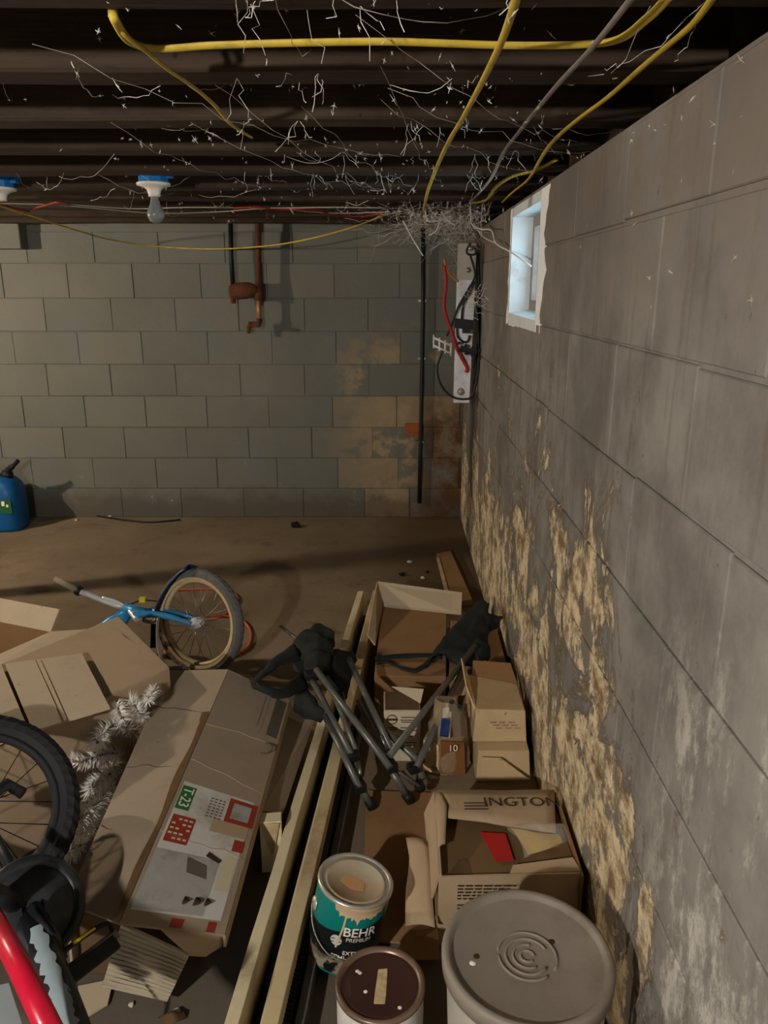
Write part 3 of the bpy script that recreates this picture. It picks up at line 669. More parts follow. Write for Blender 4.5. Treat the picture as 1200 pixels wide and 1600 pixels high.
for k in range(9): part('print_bar', MB().box((.345+.012*k*.8, 2.1385+.0, .165-.010*(k % 3)), (.02, .002, .003)), M_FADE, t)
# ---- box with torn lid against the wall
t = thing('shipping_carton', 'torn brown carton with large lettering on its lid, behind the bucket', 'box', (.29, 1.6, 0))
x0, x1, y0, y1, zz_ = .128, .452, 1.445, 1.75, .195
part('front_panel', MB().slab([V((x0, y0, .002)), V((x1, y0+.012, .002)), V((x1, y0+.012, zz_)), V((x0, y0, zz_))], .006), TAN, t)
part('side_panel', MB().slab([V((x0, y0, .002)), V((x0+.004, y1, .002)), V((x0+.008, y1, zz_)), V((x0, y0, zz_+.006))], .006), TAN, t)
part('side_panel', MB().slab([V((x1, y0, .002)), V((x1+.004, y1, .002)), V((x1+.004, y1, zz_)), V((x1, y0, zz_))], .006), BRN, t)
part('back_panel', MB().slab([V((x0, y1, .002)), V((x1, y1, .002)), V((x1, y1, zz_)), V((x0, y1, zz_))], .006), BRN, t)
part('inner_lid', MB().slab([V((x0+.006, y0+.01, zz_-.016)), V((x1-.004, y0+.012, zz_-.012)), V((x1-.004, y1-.01, zz_-.02)), V((x0+.006, y1-.01, zz_-.035))], .005), cardboard('dull lid', srgb(116, 92, 60), .4), t)
lid = part('lid_flap', MB().ruled([V((x0+.012, y1, zz_+.004)), V((x1, y1, zz_+.004))], [V((x0+.03, y1-.115, zz_+.008)), V((x0+.12, y1-.125, zz_+.006)), V((x1-.1, y1-.15, zz_+.0)), V((x1-.03, y1-.16, zz_-.002))], 12, 5, V((0,0,.004)), .002), TAN, t, solid=.004)
part('torn_corner', MB().ruled([V((x0+.001, y0+.09, zz_+.004)), V((x0+.004, y1-.06, zz_+.006)), V((x0+.012, y1-.005, zz_+.006))], [V((x0+.018, y0+.10, zz_+.006)), V((x0+.034, y1-.08, zz_+.018)), V((x0+.026, y1-.02, zz_+.008))], 10, 5, V((0,0,.004)), .003), TAN, t, solid=.003)
part('side_flap', MB().slab([V((x0-.002, y0, zz_)), V((x0+.006, y1, zz_)), V((x0-.02, y1-.02, zz_-.05)), V((x0-.016, y0+.02, zz_-.08))], .004), TAN, t)
part('front_flap', MB().slab([V((x0+.16, y0+.012, zz_-.003)), V((x1, y0+.016, zz_-.001)), V((x1-.01, y0+.055, zz_+.004)), V((x0+.17, y0+.03, zz_+.004))], .004), TAN, t)
part('flap_shadow', MB().slab([V((x0+.02, y0+.02, zz_-.0120)), V((x0+.075, y0+.02, zz_-.0120)), V((x0+.07, y0+.075, zz_-.0145)), V((x0+.05, y0+.07, zz_-.014))], .001), DKB, t)  # dark triangle painted in for the shadow of the torn flap
fn = plane_fn(V((PZ(815, 1253, .21).x, PZ(815, 1253, .21).y, zz_+.013)), (1, 0, 0), (0, 1, 0.0))
part('lettering', text_mesh('INGTON', .05, fn), M_PRINT, lid)
for k in range(3): part('print_bar', MB().box((.235, y1-.075+.012*(k-1), zz_+.0135), (.06, .003, .0008)), M_PRINT, lid)
fp = simple('red label', srgb(176, 40, 34), .5, bump=0)
part('red_label', MB().slab([V((.238, y0+.16, zz_-.0105)), V((.300, y0+.155, zz_-.010)), V((.305, y0+.06, zz_-.0065)), V((.262, y0+.055, zz_-.0065))], .002), fp, t)
rt = random.Random(5)
for k in range(9):
    if k == 5: continue
    x = .168
    for j in range(7):
        wl = rt.uniform(.006, .02); part('print_bar', MB().box((x+wl/2, y0-.0035, .172-.009*k), (wl, .001, .0032)), M_PRINT, t); x += wl+.004
# plastic packet on the lid
t = thing('plastic_packet', 'crumpled clear plastic packet with yellow card on the torn carton', 'packet', (.36, 1.62, .2))
g = NT('clear film'); g.b.inputs['Base Color'].default_value = (.9, .88, .8, 1); g.rough(.15); g.b.inputs['Alpha'].default_value = .2; M_FILM = g.mat
a = [PZ(790, 1292, .203), PZ(840, 1283, .22), PZ(872, 1290, .215)]; b = [PZ(822, 1340, .203), PZ(862, 1325, .207), PZ(890, 1312, .202)]
part('film', MB().ruled(a, b, 16, 10, V((0, 0, .022)), .008, 40), M_FILM, t)
a = [PZ(797, 1294, .205), PZ(835, 1300, .21), PZ(872, 1304, .205)]; b = [PZ(826, 1336, .203), PZ(850, 1328, .205), PZ(878, 1316, .203)]
part('yellow_card', MB().ruled(a, b, 8, 5, V((0,0,.004)), .003, 30), simple('yellow card', srgb(186, 152, 40), .5, dirt=srgb(110, 90, 40)), t)
# brown cardboard pieces lying on the floor
for q, z, lab in (([(565, 1470), (672, 1475), (676, 1240), (572, 1236)], .012, 'dark brown sheet of cardboard lying flat behind the paint can'),):
    part('cardboard_sheet', MB().slab([PZ(x, y, z) for x, y in q], .006), BRN, None, label=lab, cat='cardboard')
t = thing('cardboard_sheet', 'torn brown strip of cardboard standing against the lettered carton', 'cardboard', PZ(650, 1400, .1))
part('strip', MB().ruled([PZ(636, 1310, .14), PZ(640, 1345, .13), PZ(634, 1390, .11), PZ(634, 1448, .07)], [PZ(668, 1314, .15), PZ(672, 1345, .14), PZ(676, 1390, .12), PZ(680, 1450, .09)], 12, 5, V((0, 0, .006)), .003), TAN, t, solid=.004)
part('cardboard_sheet', MB().slab([PZ(610, 1500, .02), PZ(688, 1500, .03), PZ(684, 1450, .05), PZ(640, 1455, .05)], .004), BRN, None, label='small brown cardboard scrap between the paint can and the bucket', cat='cardboard')
# ================================================================ cans and bucket
M_TIN = simple('dirty tin', srgb(196, 190, 176), .35, .55, dirt=srgb(150, 126, 92), sc=14)
def can_label():
    t = NT('paint can label'); p = t.obj(); X, Y, Z = t.xyz(p)
    n = t.noise(p, 22, 7, .65)
    e = t.math('ADD', Z, t.math('MULTIPLY', X, -.28))
    c = t.mix(t.step(e, .124, .127), srgb(24, 27, 28), srgb(8, 122, 116))
    sm = t.math('MULTIPLY', t.step(t.math('ADD', Z, t.math('MULTIPLY', n, .09)), .105, .075), t.step(n, .4, .5)); c = t.mix(sm, c, srgb(170, 156, 132))
    c = t.mix(t.step(Z, .012, .008), c, srgb(40, 120, 112)); c = t.mix(t.math('MULTIPLY', t.step(n, .62, .7), .3), c, srgb(120, 108, 90))
    t.col(c); t.rough(.4); return t.mat
ax = V((math.sin(math.radians(11)), .03, math.cos(math.radians(11)))).normalized()
top = PZ(556, 1374, .207)
M = frame_to(ax, top-ax*.19)
t = thing('paint_can', 'teal and black labelled paint can, tilted, with beige drips', 'can', M)
R = .083
part('body', MB().lathe([(0, .002), (R-.003, .002), (R, .006), (R, .184)], 48), can_label(), t, world=False)
part('rim', MB().lathe([(R, .182), (R+.003, .184), (R+.003, .19), (R-.002, .193), (R-.006, .190), (R-.008, .186), (R-.011, .189), (R-.014, .186)], 48), M_TIN, t, world=False)
M_LID = simple('beige splashed lid', srgb(196, 186, 162), .45, .25, dirt=srgb(200, 156, 110), sc=11)
part('lid', MB().lathe([(0, .1855), (R-.022, .1855), (R-.020, .188), (R-.014, .188), (R-.0125, .184)], 48), M_LID, t, world=False)
# dried paint running down under the rim
M_DRIP = simple('beige paint', srgb(206, 180, 146), .4, var=.1, bump=0); mb = MB(); N = 34; vs = []
rd = random.Random(2); a0, a1 = math.radians(-118), math.radians(-38)
for i in range(N+1):
    a = a0+(a1-a0)*i/N; e = math.sin(math.pi*i/N)**.5; d = .008+.022*e*(.5+.5*rd.random())*(1 if i % 4 else 1.5)
    for r, z in ((R+.0035, .187), (R+.0035, .181), (R+.0012, .178), (R+.0012, .183-d)): vs.append((r*math.cos(a), r*math.sin(a), z))
mb.add(vs, [(4*i+j, 4*i+4+j, 4*i+5+j, 4*i+1+j) for i in range(N) for j in range(3)], True); part('paint_drips', mb, M_DRIP, t, world=False)
part('paint_spot', MB().ruled([(-.035, -.008, .1862), (-.01, -.03, .1862), (.018, -.03, .1862)], [(-.03, .012, .1862), (-.005, .016, .1862), (.022, -.004, .1862)], 10, 5, amp=.0006, scale=80), simple('tan paint', srgb(196, 150, 104), .4, bump=0), t, world=False)
part('paint_run', MB().ruled([(R*1.012*math.cos(a), R*1.012*math.sin(a), z) for a, z in ((-1.75, .158), (-1.77, .13), (-1.83, .098), (-1.86, .078))], [(R*1.012*math.cos(a+.05), R*1.012*math.sin(a+.05), z) for a, z in ((-1.75, .158), (-1.77, .13), (-1.83, .098), (-1.86, .078))], 10, 2), M_DRIP, t, world=False)
def wrap(a, z, r=R*1.01): return lambda x, y: V((r*math.cos(a+x/r), r*math.sin(a+x/r), z+y))
for s, size, a, z, b in (('BEHR', .032, -1.27, .122, True), ('PREMIUM', .014, -1.27, .103, False), ('EXTERIOR', .014, -1.25, .068, True), ('SEMI-GLOSS', .016, -1.42, .054, True)):
    part('lettering', text_mesh(s, size, wrap(a, z), bold=b), M_PORC, t, world=False)
mb = MB(); aa = -1.86; vs = [wrap(aa, .096)(0, 0)]+[wrap(aa, .096)(.013*math.cos(k*.3927), .013*math.sin(k*.3927)) for k in range(16)]; mb.add(vs, [(0, 1+k, 1+(k+1) % 16) for k in range(16)]); em = part('round_emblem', mb, simple('pale emblem', srgb(190, 192, 182), .5, bump=0), t, world=False)
mb = MB()
for dz in (-.004, .004): vs = [wrap(aa, .096+dz, R*1.016)(x, y+x*.25) for x, y in ((-.011, -.0012), (.011, -.0012), (.011, .0012), (-.011, .0012))]; mb.add(vs, [(0,1,2,3)])
part('emblem_stripe', mb, M_BLACK, em, world=False)
part('handle_ear', MB().lathe([(0, .006), (.014, .004), (.016, 0)], 14, frame_to((-1, -.25, 0), (-R*.97, -R*.25, .13))), M_TIN, t, world=False)
part('wire_handle', MB().tube(smooth_path([(-R*1.06, -R*.26, .13), (-R*.95, -R*.6, .10), (-R*.7, -R*.86, .075), (-R*.35, -R*1.06, .06), (.0, -R*1.12, .056)]), .0016, 6), M_STEEL, t, world=False)
# brown lidded white can
top = PZ(594, 1536, .19)
t = thing('paint_can', 'white can with dark brown lid and tape, nearest paint can', 'can', Matrix.Translation(V((top.x, top.y, 0))))
M_WCAN = simple('white can', srgb(220, 218, 212), .4, dirt=srgb(170, 120, 104), var=.06, sc=12); R = .0845
part('body', MB().lathe([(0, .002), (R-.003, .002), (R, .006), (R, .184)], 48), M_WCAN, t, world=False)
M_BRL = simple('brown paint lid', srgb(66, 44, 38), .3, var=.15, sc=9, coat=.2)
part('rim', MB().lathe([(R, .180), (R+.003, .183), (R+.003, .19), (R-.003, .193), (R-.008, .189), (R-.010, .186)], 48), simple('brown stained rim', srgb(128, 104, 88), .35, .3, dirt=srgb(66, 44, 38)), t, world=False)
part('lid', MB().lathe([(0, .1862), (R-.018, .1862), (R-.014, .188), (R-.009, .186)], 48), M_BRL, t, world=False)
part('masking_tape', MB().ruled([(-.004, .034, .1868), (-.008, -.002, .1868), (-.012, -.042, .1868)], [(.014, .036, .1868), (.013, .0, .1868), (.009, -.043, .1868)], 9, 4, amp=.0005, scale=60), simple('old masking tape', srgb(196, 176, 132), .8, dirt=srgb(96, 80, 56), sc=40), t, world=False)
for x, y in ((-.045, .03), (-.028, -.016), (.037, -.05), (-.04, .026)):
    part('paint_chip', MB().lathe([(0, .001), (.003, .0008), (.0045, 0)], 5, Matrix.Translation(V((x, y, .1866)))), M_PORC, t, world=False)
# bucket with grey lid
top = PZ(824, 1488, .352)
t = thing('bucket', 'large white plastic bucket with a round grey lid in the foreground', 'bucket', Matrix.Translation(V((top.x, top.y, 0))))
part('body', MB().lathe([(0, .0), (.126, .0), (.130, .006), (.142, .31), (.1445, .312), (.1445, .336), (.14, .338)], 64), simple('white bucket', srgb(214, 208, 194), .45, dirt=srgb(176, 148, 108), var=.06, sc=7), t, world=False)
ML = simple('dusty grey lid', srgb(140, 130, 118), .5, dirt=srgb(104, 90, 76), var=.1, sc=6, bump=.1)
lid = part('lid', MB().lathe([(.146, .318), (.1505, .320), (.1515, .345), (.149, .352), (.142, .3535), (.137, .351), (.134, .344), (.131, .3425), (0, .3425)], 72), ML, t, world=False)
def arc(r, a0, a1): return [V((r*math.cos(a), r*math.sin(a), .3432)) for a in [a0+(a1-a0)*k/24 for k in range(25)]]
for r, a0, a1 in ((.052, -.6, 2.9), (.050, 3.1, 5.3), (.038, .4, 5.6), (.025, 1.2, 5.2), (.012, 0, 5.5)): part('lid_ring', MB().tube(arc(r, a0, a1), .0026, 6), ML, lid, world=False)
for x, y, c in ((-.098, -.014, M_PORC), (-.09, .0, M_PRINT), (.05, .032, M_PRINT)): part('paint_speck', MB().lathe([(0, .002), (.004, .0015), (.006, 0)], 8, Matrix.Translation(V((x, y, .343)))), c, lid, world=False)
for s_ in (-1, 1): part('handle_ear', MB().lathe([(0, .012), (.016, .01), (.02, 0)], 14, frame_to((s_*.75, -.65, 0), (s_*.75*.1435, -.65*.1435, .27))), simple('ear plastic', srgb(206, 200, 188), .5), t, world=False)
part('wire_handle', MB().tube(smooth_path([(-.112, -.098, .27), (-.1, -.13, .22), (-.05, -.155, .18), (0, -.162, .17), (.05, -.155, .18), (.1, -.13, .22), (.112, -.098, .27)]), .002, 6), M_STEEL, t, world=False)

# ================================================================ long rails on edge
def rail(off, z1, wd, y0, y1, mat, label, name='trim_board', extra=None):
    def cx(Y): return -.298+.084*(Y-1.16)+off
    t = thing(name, label, 'board', (cx(1.5), 1.5, 0), 'long boards on edge')
    L = lambda Y, dx, z: V((cx(Y)+dx, Y, z))
    n_ = 12; mb = MB(); vs = []; rr = random.Random(int(off*1000)+3)
    for i in range(n_+1):
        Y = y0+(y1-y0)*i/n_; j = rr.uniform(-.0015, .0015)
        for dx, z in ((-wd/2, .0), (wd/2, .0), (wd/2+j, z1), (-wd/2+j, z1)): vs.append(L(Y, dx, z))
    mb.add(vs, [(4*i+k, 4*i+(k+1) % 4, 4*i+4+(k+1) % 4, 4*i+4+k) for i in range(n_) for k in range(4)]+[(3,2,1,0), tuple(4*n_+k for k in range(4))])
    part('plank', mb, mat, t, bevel=.002)
    return t, cx
t, cx = rail(.006, .122, .028, .95, 3.34, M_TRIM, 'long cream board on edge, nearest the T-23 carton')
part('gap_shade', MB().slab([V((cx(.95)+.035, .95, .06)), V((cx(3.2)+.035, 3.2, .06)), V((cx(3.2)+.035, 3.2, .0)), V((cx(.95)+.035, .95, .0))], .012), M_DARK, t)  # dark sheet added in place of the shade between the two boards
t, cx = rail(.079, .118, .032, .95, 3.36, M_WOOD, 'long tan board on edge, between the cream board and the paint can')
part('edge_strip', MB().slab([V((cx(.95)-.018, .95, .112)), V((cx(3.2)-.018, 3.2, .112)), V((cx(3.2)-.018, 3.2, .03)), V((cx(.95)-.018, .95, .03))], .005), M_TRIM, t)
t, cx = rail(.122, .05, .02, 1.0, 2.5, simple('grey rail', srgb(104, 100, 94), .5, .3, dirt=srgb(62, 56, 48)), 'long dull grey rail lying beside the paint can', 'metal_rail')
# black ribbed strip lying in the trough
t = thing('ribbed_strip', 'black ribbed rubber strip in the gap between tan board and grey rail', 'strip', (-.2, 1.1, 0))
part('strip', MB().slab([V((cx(.98)-.034, .98, .075)), V((cx(.98)-.014, .98, .07)), V((cx(2.4)-.014, 2.4, .07)), V((cx(2.4)-.034, 2.4, .075))], .006), M_BLACK, t)
for k in range(40):
    Y = .99+.0105*k; part('rib', MB().box((cx(Y)-.024, Y, .077), (.022, .005, .006)), M_BLACK, t)
# grey board between the carton and the rails, wood block at its end
part('grey_board', MB().slab([PZ(452, 1105, .13), PZ(492, 1120, .10), PZ(440, 1275, .10), PZ(408, 1268, .15)], .012), GRY, None, label='greyed flat board between the T-23 carton and cream board', cat='board')
p = PZ(424, 1282, .155)
t = thing('wood_block', 'cream wooden block standing beside the T-23 carton label', 'block', (p.x, p.y, 0))
part('block', MB().box((p.x-.004, p.y+.012, .078), (.056, .04, .155), Matrix.Rotation(.12, 3, 'Z')), M_TRIM, t, bevel=.002)
part('brace', MB().slab([V((p.x-.03, p.y-.009, .154)), V((p.x+.022, p.y-.009, .154)), V((p.x+.004, p.y-.012, .06)), V((p.x-.002, p.y-.012, .06))], .004), M_WOOD, t)
# plank in the far corner
q = [(682, 872), (704, 868), (738, 945), (702, 952)]
t = thing('plank', 'short wooden plank lying on the floor in the far corner', 'plank', PZ(705, 905))
part('board', MB().hexa([PZ(x, y, .0) for x, y in q[::-1]], [PZ(x, y, .0)+V((0, 0, .03)) for x, y in q[::-1]]), cardboard('dirty plank', srgb(150, 118, 74), .4), t, bevel=.002)
part('split_edge', MB().slab([PZ(682, 872, .032), PZ(686, 871, .032), PZ(708, 950, .032), PZ(702, 952, .032)], .004), M_WOOD, t)
# bag with printed packets
t = thing('plastic_bag', 'crumpled clear plastic bag of printed packets between the small boxes', 'bag', (.2, 2.15, 0))
mb = MB(); vs = []; nb, mbn = 20, 12
for i in range(mbn+1):
    v = i/mbn; rr = .078*(1-.55*v**2.2)*(1 if v > .05 else .9)
    for k in range(nb):
        a = 2*math.pi*k/nb; p = V((.198+rr*math.cos(a)*(1-.1*v)+.004*v, 2.15+.82*rr*math.sin(a)+.03*v, .004+.215*v)); p += noise.noise_vector(p*26)*.013*(1 if 0 < i else .3); p.z = max(.003, p.z); vs.append(p)
mb.add(vs, [(i*nb+k, i*nb+(k+1) % nb, (i+1)*nb+(k+1) % nb, (i+1)*nb+k) for i in range(mbn) for k in range(nb)], False)
g = NT('bag film'); g.b.inputs['Base Color'].default_value = srgb(190, 168, 134); g.rough(.2); g.b.inputs['Alpha'].default_value = .4; part('bag', mb, g.mat, t)
part('packet', MB().slab([PZ(690, 1150, .14), PZ(703, 1152, .14), PZ(706, 1105, .19), PZ(692, 1108, .19)], .01), M_PORC, t)
part('packet', MB().slab([PZ(687, 1149, .148), PZ(700, 1151, .148), PZ(703, 1122, .178), PZ(690, 1124, .178)], .012), simple('blue print', srgb(36, 58, 110), .5), t)
part('packet', MB().slab([V((.125, 2.12, .01)), V((.175, 2.10, .01)), V((.175, 2.11, .105)), V((.128, 2.13, .115))], .02), CRM, t)
part('packet', MB().slab([V((.178, 2.10, .01)), V((.255, 2.10, .01)), V((.25, 2.12, .11)), V((.178, 2.11, .12))], .02), simple('brown packet', srgb(128, 84, 46), .4), t)
part('packet', MB().slab([V((.205, 2.16, .1)), V((.255, 2.17, .1)), V((.245, 2.18, .2)), V((.21, 2.18, .22))], .012), simple('dark blue packet', srgb(36, 42, 62), .4), t)
part('lettering', text_mesh('10', .03, plane_fn(V((.215, 2.095, .102)), (1, .05, 0), (0, .1, 1), .004)), M_PORC, t)
# ================================================================ folded camp chair
t = thing('camp_chair', 'collapsed black folding camp chair thrown across the boards and cartons', 'chair', PZ(560, 1200, .05))
M_TUBE = simple('dark enamelled tube', srgb(104, 104, 98), .35, .3, var=.15)
def leg(a, b, r=.0105): part('frame_tube', MB().tube([PZ(*a), PZ(*b)], r, 10), M_TUBE, t)
leg((482, 1052, .27), (552, 1185, .14)); leg((494, 1046, .29), (610, 1200, .15)); leg((508, 1118, .20), (562, 1232, .10))
leg((520, 1080, .24), (556, 1172, .15), .0085); leg((545, 1030, .25), (612, 1172, .14)); leg((534, 1080, .20), (560, 1225, .10), .007)
leg((560, 1095, .19), (612, 1195, .12), .0085); leg((590, 1130, .16), (655, 1190, .12)); leg((604, 1195, .14), (655, 1228, .07), .007)
leg((612, 1205, .13), (636, 1243, .05)); leg((560, 1225, .10), (578, 1254, .04)); leg((466, 1000, .22), (438, 978, .16), .007)
leg((742, 1010, .22), (608, 1182, .16)); leg((724, 1045, .20), (650, 1200, .12)); leg((652, 1178, .12), (660, 1218, .07), .011)
for x, y, z, s_ in ((552, 1180, .14, .034), (561, 1228, .095, .036), (610, 1197, .14, .036), (645, 1200, .115, .03), (655, 1186, .12, .026), (484, 1055, .27, .032)):
    part('joint', MB().box(PZ(x, y, z), (s_, s_*1.2, s_*.8), Matrix.Rotation(.4, 3, 'Z')), M_BLACK, t, bevel=.005)
for a, b in (((576, 1250, .045), (582, 1262, .02)), ((634, 1240, .055), (642, 1252, .03)), ((653, 1224, .075), (658, 1232, .05))):
    part('foot', MB().tube([PZ(*a), PZ(*b)], .015, 10), M_BLACK, t)
for a, b in (((560, 1190, .13), (563, 1210, .115)), ((596, 1150, .16), (606, 1172, .145)), ((628, 1205, .10), (645, 1226, .075))):
    part('rivet_bar', MB().tube([PZ(*a), PZ(*b)], .006, 8), M_STEEL, t)
def cloth(name, A, B, bulge=(0, 0, .02), amp=.018, n=30, m=18, seed=0.): part(name, MB().ruled([PZ(*p) for p in A], [PZ(*p) for p in B], n, m, V(bulge), amp, 24, seed), M_CLOTH, t, solid=.003)
cloth('seat_cloth', [(452, 1010, .25), (478, 984, .30), (505, 975, .31), (519, 982, .30), (521, 1010, .27)], [(462, 1050, .24), (480, 1062, .24), (498, 1062, .25), (508, 1050, .25), (520, 1030, .25)], seed=1.)
cloth('seat_cloth', [(392, 1066, .29), (430, 1026, .28), (462, 1004, .27)], [(398, 1070, .30), (438, 1040, .285), (470, 1030, .27)], (0,0,.004), .006, 14, 5, 2.)
cloth('seat_cloth', [(392, 1064, .30), (400, 1070, .30), (425, 1076, .29), (442, 1074, .285), (470, 1050, .26)], [(396, 1078, .28), (410, 1084, .28), (430, 1092, .27), (452, 1090, .26), (482, 1075, .24)], (0,0,.004), .006, 14, 6, 3.)
cloth('back_cloth', [(505, 1020, .25), (530, 1014, .25), (550, 1016, .22), (556, 1034, .2)], [(506, 1062, .22), (522, 1086, .20), (534, 1106, .18), (546, 1082, .18)], (0,0,.02), .012, 16, 10, 4.)
cloth('back_cloth', [(466, 1060, .23), (484, 1080, .22), (504, 1112, .19)], [(462, 1110, .18), (478, 1124, .17), (500, 1126, .17)], (0,0,.02), .016, 14, 8, 5.)
cloth('arm_cloth', [(668, 1030, .17), (690, 1000, .19), (728, 958, .22), (750, 937, .24), (762, 945, .24)], [(704, 1036, .15), (722, 1040, .16), (752, 1040, .16), (765, 1010, .18), (764, 965, .22)], (0,0,.025), .014, 22, 14, 6.)
cloth('arm_cloth', [(755, 952, .24), (772, 958, .23), (786, 966, .21)], [(752, 985, .2), (768, 990, .19), (780, 980, .2)], (0,0,.015), .012, 12, 8, 7.)
cloth('arm_cloth', [(756, 1000, .2), (768, 1012, .18), (762, 1032, .16)], [(740, 1005, .2), (744, 1030, .18), (750, 1042, .16)], (0,0,.02), .01, 10, 8, 8.)
cloth('strap', [(586, 1026, .128), (620, 1022, .130), (660, 1021, .135), (692, 1022, .15)], [(586, 1033, .126), (620, 1029, .128), (660, 1027, .133), (692, 1030, .15)], (0,0,0), .002, 14, 3, 9.)
cloth('strap', [(588, 1034, .126), (605, 1032, .13), (628, 1042, .135), (648, 1046, .135), (664, 1036, .14), (676, 1022, .15)], [(588, 1038, .124), (605, 1036, .128), (628, 1047, .132), (650, 1052, .132), (670, 1040, .14), (680, 1026, .15)], (0,0,0), .002, 16, 3, 9.)

# ================================================================ bicycles
M_TIRE = simple('old rubber', srgb(96, 94, 90), .85, var=.25, sc=30); M_TIRE2 = simple('black rubber', srgb(36, 37, 39), .7, var=.2)
M_RIM = simple('cream rim', srgb(196, 178, 140), .5, .2, dirt=srgb(140, 112, 76)); M_BLUE = simple('blue bicycle enamel', srgb(58, 138, 190), .3, .2, var=.12, coat=.3)
def wheel(t, C, n, R, rt, tire_m, rim_m, spokes=20, spoke_m=M_STEEL, rimw=.012, sw=None):
    n = V(n).normalized(); u = n.cross(V((0, 0, 1))).normalized(); v = n.cross(u)
    pt = lambda r, a, o=0.: C+u*(r*math.cos(a))+v*(r*math.sin(a))+n*o
    K, J = 96, 10; vs = []
    for i in range(K):
        a = 2*math.pi*i/K
        for j in range(J):
            b = 2*math.pi*j/J; k = 1+(.10 if (i+j) % 2 and math.cos(b) > .2 else 0); vs.append(pt(R-rt+rt*k*math.cos(b), a, rt*k*math.sin(b)))
    mb = MB().add(vs, [(i*J+j, i*J+(j+1) % J, ((i+1) % K)*J+(j+1) % J, ((i+1) % K)*J+j) for i in range(K) for j in range(J)], False)
    part('tire', mb, tire_m, t)
    if sw:   # tan side walls
        vs = []; q = [(R-rt*1.9, rt*.80), (R-rt*1.6, rt*.95), (R-rt*1.35, rt*1.0)]
        for i in range(72):
            for r, o in q: vs.append(pt(r, 2*math.pi*i/72, o*1.02))
        part('side_wall', MB().add(vs, [(i*3+j, ((i+1) % 72)*3+j, ((i+1) % 72)*3+j+1, i*3+j+1) for i in range(72) for j in range(2)], True), sw, t)
    Ri = R-2*rt; vs = []; q = [(Ri+.006, -rimw), (Ri+.006, rimw), (Ri-.006, rimw*.9), (Ri-.012, 0), (Ri-.006, -rimw*.9)]
    for i in range(72):
        for r, o in q: vs.append(pt(r, 2*math.pi*i/72, o))
    rim = part('rim', MB().add(vs, [(i*5+j, i*5+(j+1) % 5, ((i+1) % 72)*5+(j+1) % 5, ((i+1) % 72)*5+j) for i in range(72) for j in range(5)], True), rim_m, t)
    for k in range(spokes):
        a = 2*math.pi*k/spokes; s_ = 1 if k % 2 else -1
        o = part('spoke', MB().tube([pt(.018, a+s_*(1.1 if k % 4 < 2 else -1.1), .026*s_), pt(Ri-.008, a)], .0013, 5), spoke_m, rim)
    part('hub', MB().tube([C-n*.048, C-n*.03, C-n*.028, C+n*.028, C+n*.03, C+n*.048], [.006, .006, .022, .022, .006, .006], 14), M_CHROME, t)
    return pt
# blue bicycle lying behind the pale carton
C = PZ(311, 972, .212)
t = thing('bicycle', 'small blue bicycle with chrome handlebar behind the pale carton', 'bicycle', (C.x, C.y, 0))
nW = V((-.42, -.84, .18)).normalized()
pt = wheel(t, C, nW, .212, .022, M_TIRE, M_RIM, 24, M_STEEL, sw=simple('tan side wall', srgb(190, 166, 122), .7, dirt=srgb(130, 104, 70)))
crown = PY(226, 958, C.y+.07); head = PY(204, 952, C.y+.09)
for s_ in (-1, 1):
    e = C+nW*(.046*s_)
    side = nW*(.05*s_)
    part('fork_blade', MB().tube(smooth_path([crown+side*.8, crown.lerp(e, .3)+side*.25+V((0, 0, .012)), crown.lerp(e, .7)+V((0, 0, .008)), e], 5), [.014]*6+[.013]*5+[.009]*5, 10), M_BLUE, t)
part('fork_crown', MB().tube([crown+nW*.05, crown-nW*.05], .016, 10), M_BLUE, t)
part('head_tube', MB().tube([crown.lerp(head, -.1), head+(head-crown)*.4], .021, 14), M_BLUE, t)
d2 = PY(170, 1005, C.y+.02); part('down_tube', MB().tube([head, d2, d2+(d2-head)*2.2], .02, 12), M_BLUE, t)
d3 = PY(150, 985, C.y+.16); part('top_tube', MB().tube([head+V((0, 0, .01)), d3, d3+(d3-head)*1.4], .016, 12), M_BLUE, t)
# fender over the upper left of the wheel
A_, B_ = [], []
for k in range(13):
    p0 = None
fend = []
for a_px in ((300, 889), (288, 897), (272, 914), (260, 932), (252, 948), (247, 966)):
    fend.append(PY(a_px[0], a_px[1], C.y+.05))
part('fender', MB().ruled([p+nW*.03+V((0,0,.006)) for p in fend], [p-nW*.035+V((0,0,.006)) for p in fend], 14, 5, V((-.012, 0, .012))), simple('dark blue fender', srgb(26, 52, 88), .35), t, solid=.003)
hb = PY(198, 949, C.y+.10)
part('stem', MB().tube([head+(head-crown)*.35, hb], [.02, .018], 10), M_BLACK, t)
pts = [hb, PY(182, 946, C.y+.11), PY(160, 938, C.y+.12), PY(140, 930, C.y+.13), PY(124, 924, C.y+.14)]
bar = part('handlebar', MB().tube(smooth_path([PY(214, 968, C.y+.02), hb]+pts[1:], 6), .0115, 12), M_CHROME, t)
part('brace_bar', MB().tube(smooth_path([PY(200, 950, C.y+.09), PY(180, 939, C.y+.115), PY(160, 934, C.y+.125)], 4), .007, 8), M_CHROME, t)
part('brake_clamp', MB().tube([PY(126, 925, C.y+.14), PY(119, 921, C.y+.142)], .02, 12), M_BLACK, bar); part('grip', MB().tube([PY(122, 923, C.y+.14), PY(104, 913, C.y+.15), PY(86, 904, C.y+.16)], [.013, .014, .012], 12), simple('dull grip', srgb(140, 126, 104), .8), bar)
part('brake_calliper', MB().tube(smooth_path([PY(222, 968, C.y+.03), PY(234, 972, C.y+.03), PY(245, 968, C.y+.0)], 4), .008, 8), M_STEEL, t)
part('yellow_clip', MB().box(PY(223, 937, C.y+.12), (.025, .02, .018)), simple('yellow plastic', srgb(206, 196, 60), .5), t)
